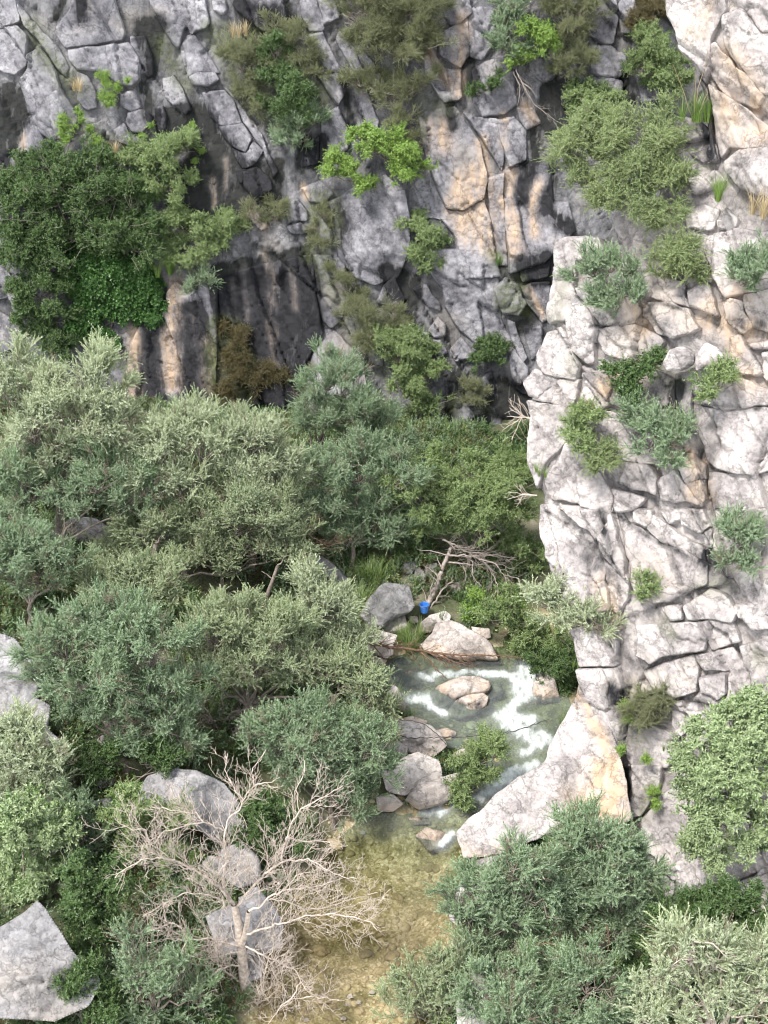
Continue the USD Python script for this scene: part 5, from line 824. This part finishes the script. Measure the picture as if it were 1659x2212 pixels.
grass('drooping grass tuft under the overhanging rock', (1555, 430), 'grass', on=RIGHT, off=1.3, n=4, size=1.0)
grass('dry straw tuft right of the drooping green one', (1640, 470), 'dry', on=RIGHT, off=1.7, n=4, size=1.0)
grass('green grass tuft at the white pointed boulder', S([(420, 880)])[0], n=6, size=1.2)
grass('grass tuft growing on the domed boulder', S([(840, 1235)])[0], n=2, size=.55)
grass('rank green grass left of the crater boulder', (775, 1320), n=11, size=1.45)
grass('rank green grass above the crater boulder', (810, 1262), n=9, size=1.3)
grass('green grass at the stream edge under the olive', (838, 1535), n=7, size=1.2)
grass('bright grass tuft left of the narrow tan boulder', (880, 1555), n=3, size=.7)
grass('green tuft at the right bank by the lower cascade', (1212, 1565), n=3, size=.75)
grass('yellow straw tuft on the left edge of the right crag', (1262, 895), 'dry', on=RIGHT, off=1.0, n=2, size=.7)
grass('small tuft in a crack of the crag above the smooth slab', (1168, 1030), 'grass', on=RIGHT, off=.9, n=3, size=.6)
grass('straw tuft near the top of the grey cliff', (520, 80), 'dry', on=BACK, off=.8, n=3, size=.9)
grass('long grass hanging from the ledge over the striped wall', (375, 590), 'grass', on=BACK, off=.9, n=5, size=1.2)
grass('straw tuft below the ivy band on grey rock', (250, 330), 'dry', on=BACK, off=.7, n=3, size=.8)
grass('straw tuft in the diagonal grey crack at top left', (165, 195), 'dry', on=BACK, off=.7, n=3, size=.8)
grass('green tuft hanging in the streaked wall centre', (1075, 570), 'grass', on=BACK, off=.8, n=3, size=.8)
grass('bright moss tuft above the orange scar', (1248, 1445), 'grass', on=RIGHT, off=.7, n=2, size=.4)
grass('small tuft in the niche right of the orange scar', (1445, 1625), 'grass', on=RIGHT, off=1.0, n=3, size=.5)

# ground cover over the left bank and right bank
rng = np.random.default_rng(99); gp = np.stack([rng.uniform(-15, 12, 60000), rng.uniform(17, 43, 60000)], -1); dw = dist_water(gp[:, 0], gp[:, 1]); nz = meshkit.fbm(np.stack([gp[:, 0], gp[:, 1], 0 * gp[:, 0]], -1) * .5, 3, 44)
gp = gp[(dw > .45) & (nz > .36) & ~((gp[:, 0] > 4.2) & (gp[:, 1] > 21.5))][:24000]; gz = terrain_z(gp[:, 0], gp[:, 1])
path, _ = thing('ground_cover', 'low mixed green undergrowth and litter over the banks', 'undergrowth', kind='stuff')
ax = rng.normal(0, .6, (len(gp), 3)); ax[:, 2] = 1; kinds = PROTO['mid'][:1] + PROTO['dark'][:3] + PROTO['olive_blue'][:2] + PROTO['rust'][:2]
instancer(path + '/low_plants', kinds, np.column_stack([gp, gz - .05]), quats_to(ax, rng.uniform(0, 6.28, len(gp))), rng.uniform(.6, 1.4, len(gp)), rng.integers(0, len(kinds), len(gp)))

# ================================================================ BARE TREE, DEAD WOOD
def grow(pts, r0, r1, rng, out, lvl=0, up=.25, spacing=.17, maxlvl=2, lscale=.42):
    pts = np.asarray(pts, float); seg = np.linalg.norm(np.diff(pts, axis=0), axis=1); L = seg.sum(); s = np.concatenate([[0], np.cumsum(seg)])
    n = max(4, int(L / .09)); tt = np.linspace(0, L, n); P = np.stack([np.interp(tt, s, pts[:, k]) for k in range(3)], -1); P[1:-1] += rng.normal(0, .012, (n - 2, 3)); R = r0 + (r1 - r0) * (tt / L) ** .8
    out[min(lvl, 2)].append((P, R, [7, 4, 3, 3][lvl]))
    if lvl >= maxlvl: return
    x = spacing * rng.uniform(.6, 1.6)
    while x < L:
        k = min(int(x / L * (n - 1)), n - 2); t = P[k + 1] - P[k]; t /= np.linalg.norm(t) + 1e-9; a = rng.normal(0, 1, 3); a -= t * np.dot(a, t); a /= np.linalg.norm(a); d = t * .75 + a * .75 + np.array([0, 0, up])
        d /= np.linalg.norm(d); ln = (lscale * (1.15 - .6 * x / L) * min(L, 2.2)) * rng.uniform(.5, 1.3); ln = min(ln, 1.1)
        m = 6; q = [P[k]]; dd = d.copy()
        for _ in range(m):
            dd = dd + rng.normal(0, .15, 3) + np.array([0, 0, up * .35]); dd /= np.linalg.norm(dd); q.append(q[-1] + dd * ln / m)
        grow(q, max(.0046, R[k] * .42), .0026, rng, out, lvl + 1, up, spacing * .85, maxlvl, lscale)
        x += spacing * rng.uniform(.5, 1.5)
rng = np.random.default_rng(17); YT = 19.9
foot = at(545, 2235, YT)
def limb3(px, y0, y1):
    q = Q(px); n = len(q); return [at(a, b, YT + y0 + (y1 - y0) * i / (n - 1)) for i, (a, b) in enumerate(q)]
bare = thing('bare_tree', 'leafless pale branched tree beside the pool at the bottom', 'tree', foot)
trunk_px = [(880, 1760), (862, 1600), (842, 1440), (822, 1250), (800, 1060), (775, 950)]
part(bare, 'trunk', tube([(limb3(trunk_px, 0, .1), [.15, .13, .115, .10, .085, .07], 10), (limb3([(815, 1200), (838, 1130), (850, 1070), (860, 990)], .05, -.2), [.07, .06, .055, .05], 8)]), M['pale_bark'])
limbs = [([(775, 950), (710, 870), (640, 810), (540, 745), (430, 695), (350, 675), (300, 640), (280, 560), (265, 520), (180, 520), (90, 460)], .1, -.9, .055), ([(430, 695), (360, 682), (250, 695), (150, 740), (90, 800)], -.4, -1.0, .028),
         ([(760, 930), (725, 860), (710, 800), (735, 700), (715, 570), (740, 460), (800, 410), (850, 310), (890, 265), (970, 245), (1040, 220)], .1, .9, .05), ([(715, 525), (610, 480), (480, 500), (360, 540), (320, 600)], .6, .2, .026), ([(600, 475), (560, 425), (470, 415), (370, 400), (300, 390)], .4, 1.0, .02),
         ([(795, 960), (870, 870), (950, 775), (1040, 710), (1060, 630), (1100, 500), (1150, 410), (1230, 360), (1330, 310), (1400, 270)], .1, .7, .055), ([(1040, 712), (1130, 695), (1210, 690), (1290, 740), (1380, 790), (1480, 800)], .3, -.3, .028), ([(1085, 570), (1170, 590), (1260, 580), (1350, 600), (1430, 612)], .5, 1.0, .026),
         ([(860, 990), (930, 960), (980, 905), (1060, 870), (1150, 855), (1250, 850), (1300, 830), (1400, 800)], -.2, .4, .042), ([(980, 915), (1100, 940), (1200, 980), (1300, 970), (1420, 930), (1600, 880)], 0, .6, .028), ([(850, 1120), (960, 1085), (1080, 1050), (1200, 1015), (1350, 1005), (1450, 1020), (1560, 1050), (1600, 1100)], -.1, -.9, .042),
         ([(825, 1195), (720, 1165), (610, 1145), (500, 1160), (380, 1150), (290, 1170), (180, 1240)], 0, -.8, .042), ([(500, 1165), (470, 1240), (440, 1320), (350, 1360), (250, 1400), (150, 1420)], -.5, -1.2, .026), ([(510, 1158), (480, 1090), (420, 1060), (330, 1090), (220, 1120)], -.5, -.1, .022),
         ([(840, 1190), (950, 1250), (1060, 1290), (1140, 1340), (1160, 1400), (1210, 1460)], 0, -.7, .036), ([(1160, 1400), (1110, 1490), (1050, 1530), (970, 1640)], -.5, -.9, .026), ([(850, 1300), (790, 1300), (700, 1315), (620, 1380), (540, 1440), (500, 1540), (490, 1610)], 0, -.9, .03), ([(845, 1420), (730, 1340), (660, 1260), (630, 1190)], 0, -.4, .02),
         ([(870, 1640), (890, 1560), (940, 1450), (960, 1320), (1000, 1190), (1065, 1090)], -.05, -.6, .04), ([(850, 1400), (820, 1480), (770, 1560), (770, 1600)], 0, -.4, .022), ([(870, 1680), (800, 1600), (720, 1640), (650, 1700)], 0, -.7, .03), ([(760, 940), (640, 900), (500, 880), (380, 940), (250, 1020)], .1, -.6, .028), ([(880, 1650), (1000, 1570), (1120, 1490), (1250, 1480), (1380, 1500)], 0, -.8, .026),
         ([(1060, 870), (1130, 780), (1200, 760), (1280, 800)], .1, .5, .018), ([(830, 350), (760, 260), (720, 180), (740, 80)], .7, 1.1, .02), ([(890, 265), (870, 180), (930, 110), (960, 60)], .8, 1.2, .016), ([(1150, 410), (1130, 300), (1180, 200), (1180, 120)], .6, 1.1, .018)]
twl = []
for px, a, b, r in limbs:
    out = [[], [], []]; grow(limb3(px, a, b), r * .62, .007, rng, out, 0, .20, .155, 3, .55); part(bare, 'branch', tube(out[0]), M['pale_bark']); twl += out[1] + out[2]
part(bare, 'twig', tube(twl), M['pale_bark'], kind='stuff')

def deadwood(name, label, cat, mains, mat, spacing=.16, up=.1, lscale=.4, group=None, maxlvl=2):
    rng = np.random.default_rng(len(label) * 31 + 7); o = np.asarray(mains[0][0][0]); root = thing(name, label, cat, o, group); tw = []
    for pts, r0, r1 in mains:
        out = [[], [], []]; grow(pts, r0, r1, rng, out, 0, up, spacing, maxlvl, lscale); part(root, 'branch', tube(out[0]), M[mat]); tw += out[1] + out[2]
    if tw: part(root, 'twig', tube(tw), M[mat], kind='stuff')
def line_on(px, Y0, Y1): n = len(px); return [at(a, b, Y0 + (Y1 - Y0) * i / (n - 1)) for i, (a, b) in enumerate(px)]
gY = ground_hit(*S([(575, 600)])[0])[1]
deadwood('dead_tree', 'leaning dead grey tree with a crown of bare branches behind the bucket', 'dead tree', [(line_on(S([(565, 590), (640, 440), (720, 230), (760, 120)]), gY, gY + .8), .085, .05), (line_on(S([(590, 610), (690, 450), (780, 370)]), gY, gY + .5), .035, .02)] +
         [(line_on(S(p), gY + .6, gY + dy), r, .008) for p, dy, r in [([(740, 180), (880, 180), (1000, 210), (1100, 250), (1170, 330), (1200, 420)], -.2, .035), ([(720, 230), (850, 240), (960, 260), (1060, 230), (1250, 290)], .4, .03), ([(700, 60), (800, 110), (900, 160), (1050, 170), (1250, 200)], .7, .03), ([(740, 180), (640, 150), (520, 140)], .9, .02), ([(880, 190), (930, 230), (920, 330), (1000, 420)], -.3, .022), ([(1000, 210), (1090, 330), (1120, 430), (1110, 610)], -.5, .02), ([(1170, 330), (1290, 360), (1300, 480)], -.4, .016), ([(850, 240), (880, 330), (870, 380)], 0, .014)]], 'dead_wood', .15, .02, .4)
bY = ground_hit(*S([(500, 925)])[0])[1] - 1.15
deadwood('fallen_branch', 'reddish fallen branch lying across the boulders with matted twigs', 'branch', [(line_on(S([(70, 838), (200, 868), (300, 885), (500, 905), (650, 930), (850, 945), (1050, 950), (1310, 965)]), bY - .2, bY + .3), .05, .012), (line_on(S([(530, 925), (600, 980), (650, 1060), (740, 1130)]), bY, bY - .4), .025, .008), (line_on(S([(640, 935), (760, 990), (960, 1045)]), bY, bY - .1), .022, .006), (line_on(S([(700, 940), (760, 1010), (830, 1070)]), bY, bY - .2), .02, .006), (line_on(S([(760, 945), (850, 1000), (950, 1020)]), bY + .1, bY), .02, .006), (line_on(S([(600, 930), (700, 1000), (800, 1060)]), bY, bY - .2), .018, .006), (line_on(S([(820, 945), (880, 990), (930, 1040)]), bY + .1, bY), .016, .006)], 'red_wood', .10, -.05, .3)
hY = ground_hit(*S([(700, 1640)])[0])[1] - 1.3
deadwood('hanging_stem', 'thin dark stem strung low over the stream to the right bank', 'stem', [(line_on(S([(280, 1555), (450, 1580), (700, 1575), (900, 1568), (1100, 1560), (1300, 1512), (1520, 1435)]), hY + .1, 28.6), .013, .008)], 'cable', 1.5, 0, .15, maxlvl=1)
deadwood('hanging_stem', 'thin dark stem drooping across the broad tan boulder', 'stem', [(line_on(S([(190, 1440), (350, 1442), (480, 1448), (560, 1475), (650, 1545), (740, 1640), (790, 1659)]), hY - .3, hY - .1), .014, .007)], 'cable', .8, 0, .2, maxlvl=1)
deadwood('dead_branches', 'dark tangle of dead branches under the spreading olive', 'dead branches', [(line_on(tile(5, p), 27.6, 27.6 + d), r, .007) for p, d, r in [([(930, 1020), (930, 940), (900, 860), (830, 820)], -.2, .05), ([(940, 1000), (980, 900), (1080, 840), (1180, 780)], .2, .045), ([(930, 950), (960, 850), (960, 780)], .4, .03), ([(960, 980), (1040, 930), (1100, 900)], -.2, .025), ([(880, 870), (960, 920), (1060, 980), (1120, 970)], -.5, .02), ([(930, 960), (1000, 860), (1100, 850)], -.4, .02), ([(900, 900), (860, 850), (870, 790)], 0, .02)]], 'dead_wood', .11, .02, .42)
deadwood('bare_shrub', 'leafless pale shrub poking out of the crag edge, upper one', 'bare shrub', [([RIGHT.hit([(1152, 905)], .1)[0], RIGHT.hit([(1128, 900)], .2)[0], RIGHT.hit([p], .3)[0]], .014, .004) for p in [(1098, 865), (1095, 900), (1085, 930), (1105, 950), (1120, 860), (1100, 880)]], 'pale_bark', .10, .03, .5, maxlvl=1)
deadwood('bare_shrub', 'leafless pale shrub poking out of the crag edge, lower one', 'bare shrub', [([RIGHT.hit([(1160, 1070)], .1)[0], RIGHT.hit([(1130, 1068)], .2)[0], RIGHT.hit([p], .3)[0]], .014, .004) for p in [(1098, 1062), (1095, 1080), (1110, 1045), (1115, 1095)]], 'pale_bark', .10, .03, .5, maxlvl=1)
deadwood('dead_branch', 'grey bare twigs hanging from the bush under the cliff top', 'branch', [([BACK.hit([q], 1.2)[0] for q in tile(2, p)], .022, .006) for p in [[(570, 300), (600, 370), (650, 450), (740, 520)], [(590, 350), (640, 390), (660, 420)], [(560, 310), (590, 380), (580, 440)]]], 'dead_wood', .2, -.1, .35)
deadwood('dead_branch', 'tangle of grey roots at the cliff top beside the huge shrub', 'branch', [([BACK.hit([q], 1.1)[0] for q in tile(1, p)], .025, .006) for p in [[(1480, 60), (1540, 90), (1560, 150), (1500, 200)], [(1490, 100), (1580, 120), (1640, 180)], [(1600, 400), (1640, 395), (1700, 410)], [(1500, 50), (1570, 100), (1540, 190)]]], 'dead_wood', .12, 0, .4)
deadwood('dead_branch', 'reddish bare twigs arching out of the wide grey olive', 'branch', [(line_on(tile(5, p), 33.2, 32.8), .02, .006) for p in [[(1240, 80), (1320, 90), (1420, 150), (1520, 115)], [(1260, 140), (1370, 160), (1480, 155)], [(1230, 60), (1330, 50), (1400, 20)]]], 'red_wood', .14, .05, .4)
deadwood('dead_branch', 'pale bare twigs fanning from the lower right shrub', 'branch', [(line_on(tile(8, p), 17.4, 17.2), .018, .005) for p in [[(1225, 880), (1270, 830), (1330, 825)], [(1500, 1075), (1580, 1070), (1659, 1065)], [(1340, 750), (1420, 760), (1520, 850)], [(1390, 800), (1440, 860), (1480, 880)]]], 'pale_bark', .12, .1, .45)
deadwood('dead_branch', 'brown stems in the gap of the right bank bush', 'branch', [(line_on(tile(8, p), 19.2, 19.0), .02, .006) for p in [[(660, 990), (760, 1040), (860, 1090)], [(640, 760), (720, 760), (800, 780)], [(960, 680), (975, 760), (960, 800)]]], 'red_wood', .14, .05, .4)
# stump and thin trunk between olives
for lab, p, Y, r in [('thin dark stump standing before the pale rock among olives', tile(5, [(665, 215), (668, 170), (672, 135)]), 31.6, .09), ('slim leaning trunk beneath the low olive right of the stump', tile(5, [(1150, 370), (1180, 290), (1200, 230)]), 31.0, .06), ('pale forked stick standing out of the tall silvery olive', tile(3, [(598, 945), (555, 880), (590, 800)]), 34.0, .03)]:
    q = line_on(p, Y, Y); root = thing('dead_tree', lab, 'dead tree', q[0]); part(root, 'stem', tube([(q, np.linspace(r, r * .7, len(q)), 8)]), M['bark'] if r > .05 else M['red_wood']); part(root, 'branch', tube([(curve(q[-1], np.array(q[-1]) + [.25, -.1, .35], rng, 5, .1), np.linspace(r * .5, .01, 5), 5)]), M['bark']); part(root, 'branch', tube([(curve(q[1], np.array(q[1]) + [-.3, 0, .25], rng, 5, .1), np.linspace(r * .4, .01, 5), 5)]), M['bark'])

# ================================================================ BLUE BUCKET
bp_ = ground_hit(*S([(558, 625)])[0]); bc = at(*S([(557, 612)])[0], bp_[1] - .15)
blue = usdkit.material(stage, '/World/Looks/blue_plastic', {'g': ('geometry', {}), 'n': ('noise_texture', {'scale': 18.0, 'detail': 4.0}), 'r': ('rgb_ramp', {'ramp': [(0.3, (0.02, 0.10, 0.36)), (0.7, (0.05, 0.20, 0.55))]}), 'p': ('principled_bsdf', {'roughness': 0.45})}, [('g.position', 'n.vector'), ('n.fac', 'r.fac'), ('r.color', 'p.base_color')], surface='p.BSDF')
bucket = thing('bucket', 'small blue plastic bucket at the foot of the leaning dead trunk', 'bucket', bc)
prof = np.array([[.001, 0], [.105, 0], [.135, .24], [.128, .24], [.10, .012], [.001, .012]]); m = trimesh.creation.revolve(prof, sections=28); part(bucket, 'body', (m.vertices + bc, m.faces), blue, 35)
m = trimesh.creation.torus(.137, .010, major_sections=28, minor_sections=8); part(bucket, 'rim', (m.vertices + bc + [0, 0, .24], m.faces), blue)
t = np.linspace(0, math.pi, 12); part(bucket, 'handle', tube([(np.stack([np.cos(t) * .14, -np.sin(t) * .13, .23 - .03 * np.sin(t)], -1) + bc, .005, 5)]), M['dead_wood'])
print('sprigs', TOTAL[0])
